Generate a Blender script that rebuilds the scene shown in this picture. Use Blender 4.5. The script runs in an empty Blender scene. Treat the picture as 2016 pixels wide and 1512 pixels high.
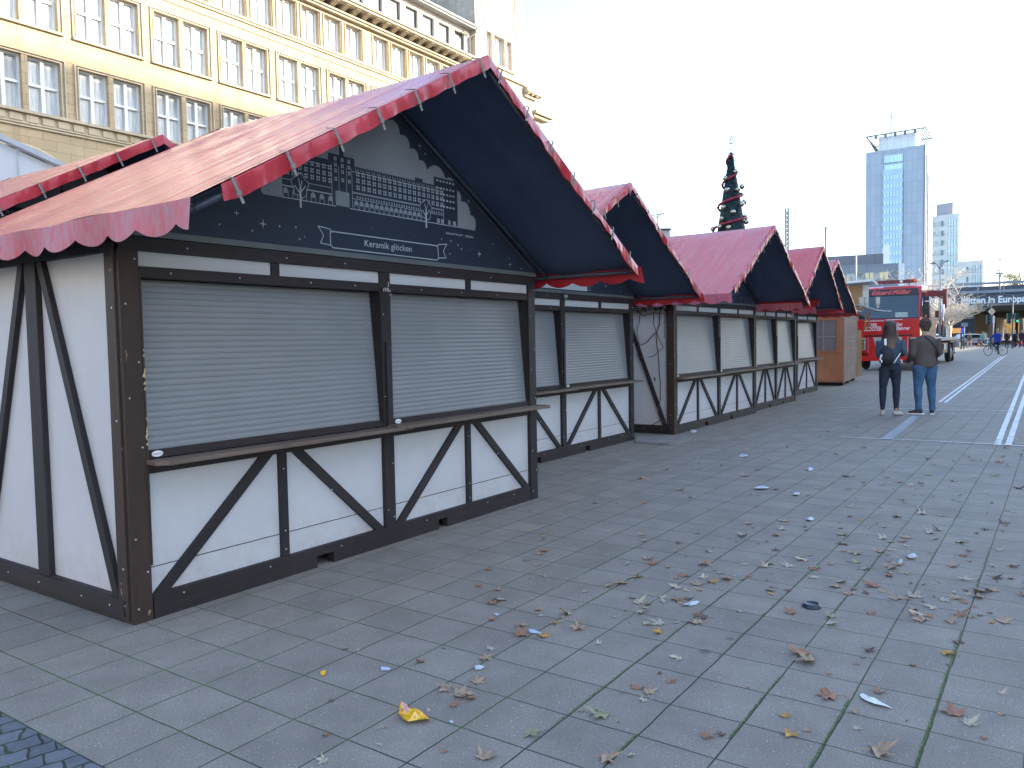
import bpy, bmesh, math, random
from math import sin, cos, pi, radians, sqrt, hypot, floor
from mathutils import Vector, Matrix, noise
from mathutils.bvhtree import BVHTree
S = bpy.context.scene
COL = S.collection
R = random.Random(7)

# ------------------------------------------------------------------ camera
CAM = Vector((-1.731, -4.294, 1.481)); FPX = 1566.45
YAW, PITCH, ROLL = .60566, -.05271, -.0184
FWD = Vector((cos(YAW)*cos(PITCH), sin(YAW)*cos(PITCH), sin(PITCH)))
_r = Vector((sin(YAW), -cos(YAW), 0)); _u = _r.cross(FWD)
RIGHT = _r*cos(ROLL)+_u*sin(ROLL); UP = -_r*sin(ROLL)+_u*cos(ROLL)
cd = bpy.data.cameras.new('camera'); cam = bpy.data.objects.new('camera', cd); COL.objects.link(cam)
cd.sensor_width = 36; cd.lens = 36*FPX/2016; cd.clip_start = .05; cd.clip_end = 3000
cam.matrix_world = Matrix(((RIGHT.x, UP.x, -FWD.x, CAM.x), (RIGHT.y, UP.y, -FWD.y, CAM.y), (RIGHT.z, UP.z, -FWD.z, CAM.z), (0, 0, 0, 1)))
S.camera = cam

# ------------------------------------------------------------------ light
SUN_EL = radians(20); SUN_AZ = radians(35)          # sun stands 35 degrees off -Y towards +X
SD = Vector((sin(SUN_AZ)*cos(SUN_EL), -cos(SUN_AZ)*cos(SUN_EL), sin(SUN_EL)))
w = bpy.data.worlds.new('World'); S.world = w; w.use_nodes = True
nt = w.node_tree; nt.nodes.clear()
sky = nt.nodes.new('ShaderNodeTexSky'); sky.sky_type = 'NISHITA'; sky.sun_disc = False
sky.sun_elevation = SUN_EL; sky.sun_rotation = radians(145)
sky.air_density = 1.0; sky.dust_density = 1.6; sky.ozone_density = 2.2
bg = nt.nodes.new('ShaderNodeBackground'); bg.inputs[1].default_value = .15
wo = nt.nodes.new('ShaderNodeOutputWorld')
nt.links.new(sky.outputs[0], bg.inputs[0]); nt.links.new(bg.outputs[0], wo.inputs[0])
sl = bpy.data.lights.new('sun', 'SUN'); sun = bpy.data.objects.new('sun', sl); COL.objects.link(sun)
sl.energy = 2.7; sl.angle = radians(.5); sl.color = (1, .87, .68)
sun.rotation_euler = SD.to_track_quat('Z', 'Y').to_euler(); sun.location = SD*60
S.view_settings.view_transform = 'Standard'; S.view_settings.look = 'None'
S.view_settings.gamma = 1; S.view_settings.exposure = 2.48
S.cycles.max_bounces = 6; S.cycles.diffuse_bounces = 3; S.cycles.glossy_bounces = 3
S.cycles.use_denoising = True

# ------------------------------------------------------------------ helpers
def ray(px, py): return FWD+RIGHT*((px-1008)/FPX)-UP*((py-756)/FPX)
def AT(px, py, d): return CAM+ray(px, py)*d                       # point at distance d along the view axis
def G(px, py, z=0.0):
    d = ray(px, py); return CAM+d*((z-CAM.z)/d.z)
def hor(px): return 687.04-(px-264)*.0184
def base(px, d, py=None):
    p = AT(px, hor(px) if py is None else py, d); return Vector((p.x, p.y, 0))
def zat(px, py, d): return AT(px, py, d).z

def tag(o, label=None, cat=None, group=None, kind=None):
    if label: o['label'] = label
    if cat: o['category'] = cat
    if group: o['group'] = group
    if kind: o['kind'] = kind
    return o
def empty(name, loc=(0, 0, 0), rz=0, label=None, cat=None, group=None, parent=None):
    o = bpy.data.objects.new(name, None); COL.objects.link(o); o.location = loc; o.rotation_euler.z = rz
    o.empty_display_size = .2
    if parent: o.parent = parent
    return tag(o, label, cat, group)
def copy_tree(o, parent=None):
    c = o.copy(); COL.objects.link(c); c.parent = parent
    for ch in list(o.children): copy_tree(ch, c)
    return c

class MB:
    def __init__(s): s.v = []; s.f = []; s.m = []; s.sm = []
    def add(s, vs, fs, m=0, smooth=False):
        b = len(s.v); s.v += [tuple(p) for p in vs]
        for f in fs: s.f.append([b+i for i in f]); s.m.append(m); s.sm.append(smooth)
        return s
    def box(s, x0, x1, y0, y1, z0, z1, m=0):
        if x0 > x1: x0, x1 = x1, x0
        if y0 > y1: y0, y1 = y1, y0
        if z0 > z1: z0, z1 = z1, z0
        v = [(x, y, z) for z in (z0, z1) for y in (y0, y1) for x in (x0, x1)]
        return s.add(v, [(0, 2, 3, 1), (4, 5, 7, 6), (0, 1, 5, 4), (2, 6, 7, 3), (0, 4, 6, 2), (1, 3, 7, 5)], m)
    def obox(s, c, ax, ay, az, m=0):        # oriented box: centre and three half vectors
        c, ax, ay, az = map(Vector, (c, ax, ay, az))
        v = [c+ax*i+ay*j+az*k for k in (-1, 1) for j in (-1, 1) for i in (-1, 1)]
        return s.add(v, [(0, 2, 3, 1), (4, 5, 7, 6), (0, 1, 5, 4), (2, 6, 7, 3), (0, 4, 6, 2), (1, 3, 7, 5)], m)
    def beam(s, p, q, w, t, n=(0, 1, 0), m=0):   # board from p to q, width w across, thickness t along n
        p, q, n = Vector(p), Vector(q), Vector(n).normalized(); d = q-p; L = d.length; d.normalize()
        side = d.cross(n).normalized()
        return s.obox((p+q)/2, d*L/2, side*w/2, n*t/2, m)
    def prism(s, poly, ext, m=0):           # planar polygon swept by a vector
        n = len(poly); ext = Vector(ext); a = [Vector(p) for p in poly]; b = [p+ext for p in a]
        return s.add(a+b, [tuple(range(n))[::-1], tuple(range(n, 2*n))]+[(i, (i+1) % n, n+(i+1) % n, n+i) for i in range(n)], m)
    def quad(s, a, b, c, d, m=0): return s.add([a, b, c, d], [(0, 1, 2, 3)], m)
    def tube(s, pts, rad, n=8, m=0, smooth=True, sq=1.0, sidev=None, caps=True):
        pts = [Vector(p) for p in pts]; k = len(pts)
        if not hasattr(rad, '__len__'): rad = [rad]*k
        vs = []; ref = None
        for i, p in enumerate(pts):
            d = (pts[min(i+1, k-1)]-pts[max(i-1, 0)])
            if d.length < 1e-9: d = Vector((0, 0, 1))
            d.normalize()
            if sidev is not None: a = Vector(sidev); a = a-d*a.dot(d); a.normalize()
            elif ref is None:
                a = d.cross(Vector((0, 0, 1)) if abs(d.z) < .9 else Vector((1, 0, 0))).normalized()
            else:
                a = ref-d*ref.dot(d); a.normalize()
            ref = a; b = d.cross(a)
            r = rad[i]; rx, ry = (r if hasattr(r, '__len__') else (r, r*sq))
            for j in range(n):
                t = 2*pi*j/n; vs.append(p+a*(cos(t)*rx)+b*(sin(t)*ry))
        fs = [(i*n+j, i*n+(j+1) % n, (i+1)*n+(j+1) % n, (i+1)*n+j) for i in range(k-1) for j in range(n)]
        if caps: fs += [tuple(range(n))[::-1], tuple((k-1)*n+j for j in range(n))]
        return s.add(vs, fs, m, smooth)
    def ball(s, c, r, n=12, k=8, m=0):
        c = Vector(c); rx, ry, rz = r if hasattr(r, '__len__') else (r, r, r)
        vs = [c+Vector((0, 0, -rz))]
        for i in range(1, k):
            t = pi*i/k
            for j in range(n): vs.append(c+Vector((rx*sin(t)*cos(2*pi*j/n), ry*sin(t)*sin(2*pi*j/n), -rz*cos(t))))
        vs.append(c+Vector((0, 0, rz))); e = len(vs)-1
        fs = [(0, 1+(j+1) % n, 1+j) for j in range(n)]
        fs += [(1+i*n+j, 1+i*n+(j+1) % n, 1+(i+1)*n+(j+1) % n, 1+(i+1)*n+j) for i in range(k-2) for j in range(n)]
        b = 1+(k-2)*n; fs += [(b+j, b+(j+1) % n, e) for j in range(n)]
        return s.add(vs, fs, m, True)
    def disc(s, c, nrm, r, t, n=20, m=0, smooth=False):
        c = Vector(c); nrm = Vector(nrm).normalized()
        return s.tube([c-nrm*t/2, c+nrm*t/2], r, n, m, smooth)
    def wheel_ring(s, c, nrm, R0, r, n=24, k=8, m=0):
        c = Vector(c); nrm = Vector(nrm).normalized(); a = nrm.orthogonal().normalized(); b = nrm.cross(a)
        vs = []
        for i in range(n):
            t = 2*pi*i/n; d = a*cos(t)+b*sin(t)
            for j in range(k):
                q = 2*pi*j/k; vs.append(c+d*(R0+r*cos(q))+nrm*(r*sin(q)))
        fs = [(i*k+j, ((i+1) % n)*k+j, ((i+1) % n)*k+(j+1) % k, i*k+(j+1) % k) for i in range(n) for j in range(k)]
        return s.add(vs, fs, m, True)
    def mesh(s, name, mats):
        me = bpy.data.meshes.new(name); me.from_pydata(s.v, [], s.f)
        for mt in (mats if isinstance(mats, (list, tuple)) else [mats]): me.materials.append(mt)
        me.polygons.foreach_set('material_index', s.m); me.polygons.foreach_set('use_smooth', s.sm); me.update()
        return me
    def build(s, name, mats, parent=None, bevel=0, fix=True):
        me = s.mesh(name, mats)
        if fix:
            bm = bmesh.new(); bm.from_mesh(me); bmesh.ops.recalc_face_normals(bm, faces=bm.faces); bm.to_mesh(me); bm.free()
        o = bpy.data.objects.new(name, me); COL.objects.link(o)
        if parent: o.parent = parent
        if bevel:
            b = o.modifiers.new('bevel', 'BEVEL'); b.width = bevel; b.segments = 2; b.limit_method = 'ANGLE'
        return o

def text_mesh(txt, size, depth=.002, shear=0, spacing=1.0, xscale=1.0, bold=0.0):
    """returns (verts, faces) of lettering in the XY plane, left aligned at the origin"""
    cu = bpy.data.curves.new('t', 'FONT'); cu.body = txt; cu.size = size; cu.extrude = depth; cu.shear = shear
    cu.space_character = spacing; cu.offset = bold; cu.resolution_u = 3
    ob = bpy.data.objects.new('t', cu); COL.objects.link(ob)
    bpy.context.view_layer.update()
    dg = bpy.context.evaluated_depsgraph_get(); me = bpy.data.meshes.new_from_object(ob.evaluated_get(dg))
    vs = [(v.co.x*xscale, v.co.y, v.co.z) for v in me.vertices]; fs = [tuple(p.vertices) for p in me.polygons]
    bpy.data.objects.remove(ob); bpy.data.curves.remove(cu); bpy.data.meshes.remove(me)
    return vs, fs
def put_text(mb, txt, size, org, ex, ey, m=0, width=None, **k):
    vs, fs = text_mesh(txt, size, **k)
    org, ex, ey = Vector(org), Vector(ex).normalized(), Vector(ey).normalized(); en = ex.cross(ey)
    sx = 1.0
    if width: sx = width/max(v[0] for v in vs)
    mb.add([org+ex*v[0]*sx+ey*v[1]+en*v[2] for v in vs], fs, m)

# ------------------------------------------------------------------ materials
class NT:
    def __init__(s, name):
        s.mat = bpy.data.materials.new(name); s.mat.use_nodes = True; s.t = s.mat.node_tree
        s.p = s.t.nodes['Principled BSDF']; s.out = s.t.nodes['Material Output']
    def n(s, typ, **kw):
        nd = s.t.nodes.new(typ)
        for k, v in kw.items(): setattr(nd, k, v)
        return nd
    def link(s, a, b): s.t.links.new(a, b)
    def coord(s, scale=(1, 1, 1), which='Object', rot=(0, 0, 0)):
        if which == 'World': c = s.n('ShaderNodeNewGeometry').outputs['Position']
        else: c = s.n('ShaderNodeTexCoord').outputs[which]
        m = s.n('ShaderNodeMapping'); m.inputs['Scale'].default_value = scale; m.inputs['Rotation'].default_value = rot
        s.link(c, m.inputs[0]); return m.outputs[0]
    def noise(s, vec, scale, detail=4, rough=.55, dist=0):
        nd = s.n('ShaderNodeTexNoise'); nd.inputs['Scale'].default_value = scale; nd.inputs['Detail'].default_value = detail
        nd.inputs['Roughness'].default_value = rough; nd.inputs['Distortion'].default_value = dist
        s.link(vec, nd.inputs['Vector']); return nd.outputs['Fac']
    def ramp(s, fac, stops):
        r = s.n('ShaderNodeValToRGB'); el = r.color_ramp.elements
        while len(el) < len(stops): el.new(.5)
        for e, (p, c) in zip(el, stops):
            e.position = p; e.color = (c if hasattr(c, '__len__') else (c, c, c))[:3]+(1,) if hasattr(c, '__len__') else (c, c, c, 1)
        s.link(fac, r.inputs[0]); return r.outputs[0]
    def mix(s, f, a, b, typ='MIX'):
        m = s.n('ShaderNodeMix', data_type='RGBA', blend_type=typ)
        for sock, val in ((m.inputs[0], f), (m.inputs[6], a), (m.inputs[7], b)):
            if isinstance(val, (int, float)): sock.default_value = val
            elif isinstance(val, tuple): sock.default_value = val[:3]+(1,)
            else: s.link(val, sock)
        return m.outputs[2]
    def math(s, op, a, b=None, c=None):
        m = s.n('ShaderNodeMath', operation=op)
        for i, v in enumerate((a, b, c)):
            if v is None: continue
            if isinstance(v, (int, float)): m.inputs[i].default_value = v
            else: s.link(v, m.inputs[i])
        return m.outputs[0]
    def sep(s, vec):
        x = s.n('ShaderNodeSeparateXYZ'); s.link(vec, x.inputs[0]); return x.outputs
    def bump(s, h, strength=.3, dist=.01):
        b = s.n('ShaderNodeBump'); b.inputs['Strength'].default_value = strength; b.inputs['Distance'].default_value = dist
        s.link(h, b.inputs['Height']); s.link(b.outputs[0], s.p.inputs['Normal']); return b
    def col(s, c):
        if isinstance(c, tuple): s.p.inputs['Base Color'].default_value = c[:3]+(1,)
        else: s.link(c, s.p.inputs['Base Color'])
    def set(s, rough=None, metal=None, spec=None, coat=None, coatr=None):
        P = s.p.inputs
        if rough is not None: P['Roughness'].default_value = rough
        if metal is not None: P['Metallic'].default_value = metal
        if spec is not None: P['Specular IOR Level'].default_value = spec
        if coat is not None: P['Coat Weight'].default_value = coat
        if coatr is not None: P['Coat Roughness'].default_value = coatr
        return s
def mk(name, c, rough=.6, var=.25, scale=6, metal=0, stretch=(1, 1, 1), bump=0, bscale=None, spec=None, coat=None):
    t = NT(name); v = t.coord(stretch); f = t.noise(v, scale, 5)
    lo = tuple(x*(1-var) for x in c); hi = tuple(min(1, x*(1+var)) for x in c)
    t.col(t.ramp(f, [(.3, lo), (.7, hi)])); t.set(rough, metal, spec, coat)
    if bump: t.bump(t.noise(v, bscale or scale*4, 4), bump, .01)
    return t.mat
def emis(name, c, e):
    t = NT(name); t.col(c); t.p.inputs['Emission Color'].default_value = c+(1,); t.p.inputs['Emission Strength'].default_value = e; return t.mat
def stops3(*a): return a

M = {}
# paving slabs: square concrete slabs with exposed grit, green joints
t = NT('paving_slabs'); P = t.coord((1, 1, 1), 'World')
wob = t.n('ShaderNodeTexNoise'); wob.inputs['Scale'].default_value = 5; t.link(P, wob.inputs['Vector'])
wv = t.n('ShaderNodeVectorMath', operation='MULTIPLY_ADD'); t.link(wob.outputs['Color'], wv.inputs[0]); wv.inputs[1].default_value = (.012, .012, 0); t.link(P, wv.inputs[2])
br = t.n('ShaderNodeTexBrick', offset=0.0, squash=1.0); t.link(wv.outputs[0], br.inputs['Vector'])
br.inputs['Scale'].default_value = 1; br.inputs['Brick Width'].default_value = .3059; br.inputs['Row Height'].default_value = .3
br.inputs['Mortar Size'].default_value = .0038; br.inputs['Mortar Smooth'].default_value = .35; br.inputs['Bias'].default_value = 0
br.inputs['Color1'].default_value = (.92, .92, .92, 1); br.inputs['Color2'].default_value = (1.06, 1.06, 1.06, 1); br.inputs['Mortar'].default_value = (1, 1, 1, 1)
big = t.noise(P, .35, 5, .6); med = t.noise(P, 3.2, 6, .65); fine = t.noise(P, 130, 4, .75)
base_c = t.mix(big, (.204, .180, .150), (.268, .239, .203))
base_c = t.mix(.6, base_c, t.ramp(med, [(.3, (.168, .143, .118)), (.72, (.30, .262, .22))]))
base_c = t.mix(1.0, base_c, br.outputs['Color'], 'MULTIPLY')
vo = t.n('ShaderNodeTexVoronoi'); vo.inputs['Scale'].default_value = 62; t.link(P, vo.inputs['Vector'])
speck = t.ramp(vo.outputs['Distance'], [(.0, 1.0), (.26, 0.0)])
sn = t.ramp(t.noise(P, 40, 2), [(.48, 0.0), (.6, 1.0)])
grit = t.math('MULTIPLY', speck, sn)
base_c = t.mix(t.math('MULTIPLY', grit, .85), base_c, (.62, .60, .57))
base_c = t.mix(t.math('MULTIPLY', t.ramp(fine, [(.38, 1.0), (.52, 0.0)]), .55), base_c, (.075, .068, .06))
blot = t.n('ShaderNodeTexVoronoi'); blot.inputs['Scale'].default_value = 1.6; t.link(wv.outputs[0], blot.inputs['Vector'])
base_c = t.mix(t.math('MULTIPLY', t.ramp(blot.outputs['Distance'], [(.035, 1.0), (.06, 0.0)]), .55), base_c, (.05, .048, .05))
moss_n = t.noise(P, .55, 4, .6); moss_f = t.noise(P, 9, 4, .6)
moss = t.math('MULTIPLY', t.ramp(moss_n, [(.42, 0.0), (.6, 1.0)]), t.ramp(moss_f, [(.38, .4), (.6, 1.0)]))
jc = t.mix(moss, (.028, .027, .022), (.07, .13, .03))
mort = br.outputs['Fac']
base_c = t.mix(mort, base_c, jc)
t.col(base_c); t.set(.82, spec=.35)
hgt = t.math('SUBTRACT', t.math('MULTIPLY', fine, .25), t.math('MULTIPLY', mort, 1.0))
t.bump(hgt, .55, .006)
M['paving'] = t.mat
# cobbles with mossy joints
t = NT('cobbles'); P = t.coord((1, 1, 1), 'World', (0, 0, .35))
wob = t.n('ShaderNodeTexNoise'); wob.inputs['Scale'].default_value = 6; t.link(P, wob.inputs['Vector'])
wv = t.n('ShaderNodeVectorMath', operation='MULTIPLY_ADD'); t.link(wob.outputs['Color'], wv.inputs[0]); wv.inputs[1].default_value = (.085, .085, 0); t.link(P, wv.inputs[2])
br = t.n('ShaderNodeTexBrick', offset=.5); t.link(wv.outputs[0], br.inputs['Vector'])
br.inputs['Scale'].default_value = 1; br.inputs['Brick Width'].default_value = .105; br.inputs['Row Height'].default_value = .09
br.inputs['Mortar Size'].default_value = .006; br.inputs['Mortar Smooth'].default_value = .8
br.inputs['Color1'].default_value = (.075, .085, .1, 1); br.inputs['Color2'].default_value = (.14, .15, .165, 1)
mo = t.mix(t.ramp(t.noise(P, 5, 4), [(.4, 0.0), (.6, 1.0)]), (.03, .028, .022), (.03, .06, .015))
t.col(t.mix(br.outputs['Fac'], t.mix(.4, br.outputs['Color'], t.ramp(t.noise(P, 25, 5), [(.3, (.06, .065, .075)), (.7, (.17, .18, .19))])), mo))
t.set(.7, spec=.4); t.bump(t.math('SUBTRACT', 1.0, br.outputs['Fac']), .9, .015); M['cobble'] = t.mat
# timber
def wood(name, c1, c2, rough=.6, axis=(14, 14, 1.2), worn=0.0, spec=.4):
    t = NT(name); v = t.coord(axis); g = t.noise(v, 3, 6, .7); l = t.noise(t.coord(), 1.3, 4)
    c = t.mix(g, c1, c2); c = t.mix(t.math('MULTIPLY', t.ramp(l, [(.45, 0.0), (.75, 1.0)]), .4), c, tuple(x*1.7 for x in c2))
    if worn: c = t.mix(t.math('MULTIPLY', t.ramp(t.noise(t.coord((6, 6, 2)), 3, 5, .7), [(.66, 0.0), (.7, 1.0)]), worn), c, (.42, .3, .16))
    t.col(c); t.set(rough, spec=spec); t.bump(t.noise(v, 9, 4), .25, .004); return t.mat
M['timber'] = wood('dark_stained_timber', (.010, .008, .010), (.025, .0185, .021))
M['timber_h'] = wood('dark_stained_timber_across', (.011, .008, .010), (.027, .019, .021), axis=(1.2, 14, 14))
M['timber_worn'] = wood('scuffed_dark_timber', (.02, .012, .010), (.05, .03, .021), worn=.9)
M['bare_wood'] = mk('bare_splintered_wood', (.50, .36, .19), .7, .2, 40)
M['shelf'] = wood('weathered_shelf_board', (.075, .053, .042), (.165, .12, .092), .6, axis=(1, 16, 16))
M['screw'] = mk('screw_heads', (.6, .6, .6), .35, .1, metal=.8)
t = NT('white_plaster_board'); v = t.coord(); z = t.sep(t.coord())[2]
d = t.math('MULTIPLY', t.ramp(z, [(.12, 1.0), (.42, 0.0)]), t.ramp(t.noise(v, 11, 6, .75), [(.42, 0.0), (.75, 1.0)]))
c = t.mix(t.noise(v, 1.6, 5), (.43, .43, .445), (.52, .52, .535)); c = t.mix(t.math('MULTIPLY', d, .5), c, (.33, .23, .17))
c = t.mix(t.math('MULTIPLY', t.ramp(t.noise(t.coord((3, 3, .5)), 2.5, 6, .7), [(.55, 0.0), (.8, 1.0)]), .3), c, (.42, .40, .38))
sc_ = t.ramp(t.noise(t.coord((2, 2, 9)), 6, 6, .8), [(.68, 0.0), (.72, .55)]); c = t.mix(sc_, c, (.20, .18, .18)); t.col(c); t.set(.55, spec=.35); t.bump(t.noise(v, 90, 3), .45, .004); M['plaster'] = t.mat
M['shutter'] = mk('grey_aluminium_shutter', (.235, .243, .255), .42, .05, 3, metal=.25, spec=.5)
t = NT('navy_gable_panel'); t.col(t.mix(t.noise(t.coord(), 2, 3), (.020, .027, .047), (.026, .035, .060))); t.set(.45, spec=.4); M['navy'] = t.mat
M['cloud'] = mk('pale_grey_print', (.225, .25, .285), .45, .12, 2)
M['print'] = mk('light_blue_grey_print', (.40, .45, .52), .45, .05, 3)
M['strip'] = mk('grey_metal_strip', (.13, .145, .15), .5, .12, 4, metal=.3)
M['lining'] = mk('navy_tarp_lining', (.042, .066, .13), .6, .12, 1.5, bump=.15, bscale=9)
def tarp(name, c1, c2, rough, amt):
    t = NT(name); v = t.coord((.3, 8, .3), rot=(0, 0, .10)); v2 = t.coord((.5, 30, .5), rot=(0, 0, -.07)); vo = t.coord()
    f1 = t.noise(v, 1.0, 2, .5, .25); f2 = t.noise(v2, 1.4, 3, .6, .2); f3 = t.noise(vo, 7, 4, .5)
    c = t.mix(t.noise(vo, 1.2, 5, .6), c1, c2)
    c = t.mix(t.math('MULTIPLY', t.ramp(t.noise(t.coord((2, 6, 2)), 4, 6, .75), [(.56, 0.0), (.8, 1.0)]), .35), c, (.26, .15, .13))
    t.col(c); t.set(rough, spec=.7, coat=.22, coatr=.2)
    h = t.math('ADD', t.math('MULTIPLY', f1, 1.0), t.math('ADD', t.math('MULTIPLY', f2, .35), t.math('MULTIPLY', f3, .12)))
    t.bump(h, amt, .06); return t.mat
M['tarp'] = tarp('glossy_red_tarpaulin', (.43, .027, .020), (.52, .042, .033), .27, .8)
M['hem'] = mk('red_tarp_hem', (.40, .022, .035), .36, .2, 3, bump=.55, bscale=6)
M['plain_valance'] = mk('plain_red_valance', (.36, .016, .028), .45, .15, 3, bump=.4, bscale=7)
t = NT('dirty_red_sheen_valance'); v = t.coord()
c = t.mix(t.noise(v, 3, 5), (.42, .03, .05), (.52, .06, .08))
c = t.mix(t.ramp(t.noise(t.coord((9, 9, 2.5)), 3, 7, .8), [(.36, 0.0), (.62, .85)]), c, (.30, .175, .22))  # pale mauve mix: dirt plus reflected light put into the colour
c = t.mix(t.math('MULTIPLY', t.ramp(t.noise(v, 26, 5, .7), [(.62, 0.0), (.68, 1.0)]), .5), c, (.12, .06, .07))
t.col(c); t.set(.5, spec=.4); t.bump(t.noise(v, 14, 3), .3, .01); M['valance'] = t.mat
M['strap'] = mk('grey_webbing_strap', (.20, .19, .175), .8, .2, 30)
M['frame_dark'] = mk('dark_frame_tube', (.035, .045, .07), .5, .2, 8)
M['steel'] = mk('galvanised_steel', (.35, .37, .39), .4, .2, 8, metal=.7)
M['white_paint'] = mk('white_paint', (.75, .76, .76), .5, .06, 3)
M['sticker'] = mk('white_sticker', (.7, .7, .72), .4, .05)
M['black'] = mk('black_plastic', (.015, .016, .018), .45, .2, 5)
M['rubber'] = mk('tyre_rubber', (.018, .018, .02), .8, .2, 9)

# ------------------------------------------------------------------ ground
g = MB(); g.quad((-60, -80, 0), (420, -80, 0), (420, 420, 0), (-60, 420, 0)); o = g.build('paved_square', M['paving'], fix=False); tag(o, kind='structure')
cb = MB()
cb.box(-1.9, -.318, -3.6, 9, -.02, .004); tag(cb.build('cobbled_strip', M['cobble']), kind='structure')
def gq(mb, pts, z=.004, m=0):
    ps = [G(*p) for p in pts]; mb.add([(p.x, p.y, z) for p in ps], [(0, 1, 2, 3)], m)
M['line'] = mk('white_ground_strip', (.50, .51, .51), .6, .22, 5)
M['line_dark'] = mk('smooth_grey_paving_band', (.20, .215, .235), .5, .12, 3)
gm = MB()
def ribbon(mb, a, b, wd, z=.004, m=0, seg=None):
    a, b = Vector(a), Vector(b); d = (b-a).normalized(); n = Vector((-d.y, d.x))*wd/2; L = (b-a).length
    k = 1 if not seg else max(1, int(L/seg))
    for i in range(k):
        p = a+d*(L*i/k); q = a+d*(L*(i+1)/k-(.012 if seg else 0))
        mb.add([(p.x+n.x, p.y+n.y, z), (p.x-n.x, p.y-n.y, z), (q.x-n.x, q.y-n.y, z), (q.x+n.x, q.y+n.y, z)], [(0, 1, 2, 3)], m)
def GG(px, py): p = G(px, py); return (p.x, p.y)
a, b = Vector(GG(1963, 877)), Vector(GG(2030, 706)); ribbon(gm, a, a+(b-a)*1.0, .074, seg=.3)
a, b = Vector(GG(1985, 877)), Vector(GG(2041, 710)); ribbon(gm, a, b, .074, seg=.3)
tag(gm.build('tactile_guide_strip', M['line'], fix=False), kind='structure')
gm = MB(); ribbon(gm, GG(1849, 792), GG(1976, 699), .06, seg=.3); ribbon(gm, GG(1860, 793), GG(1981, 699), .06, seg=.3)
tag(gm.build('tactile_guide_strip', M['line'], fix=False), kind='structure')
gm = MB(); gq(gm, [(1733, 865), (1757, 865), (1812, 819), (1795, 819)]); tag(gm.build('smooth_paving_band', M['line_dark'], fix=False), kind='structure')
gm = MB()
for (x0, y0, x1, y1, wd) in [(1655, 861, 1840, 869, .035), (1840, 869, 2030, 879.5, .055), (1700, 793, 2030, 800, .03), (1650, 803, 2030, 810, .045), (1790, 764, 2005, 767, .05), (1850, 741, 2030, 742.5, .06), (1850, 746, 1990, 747, .04), (1890, 728, 2030, 729, .06), (1900, 716, 2030, 717, .07), (1900, 709, 2030, 709.5, .05)]:
    ribbon(gm, GG(x0, y0), GG(x1, y1), wd, z=.008)
tag(gm.build('drainage_lines', M['line'], fix=False), kind='structure')
M['plate'] = mk('worn_ground_plate', (.20, .185, .175), .7, .25, 4)
gm = MB(); ps = [G(*p) for p in ((1255, 862), (1345, 858), (1362, 866), (1318, 877), (1250, 872))]
gm.prism([(p.x, p.y, 0) for p in ps], (0, 0, .018)); tag(gm.build('ground_mat', M['plate']), 'flat brown mat lying on the paving at the corner between second and third hut', 'mat')

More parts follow.
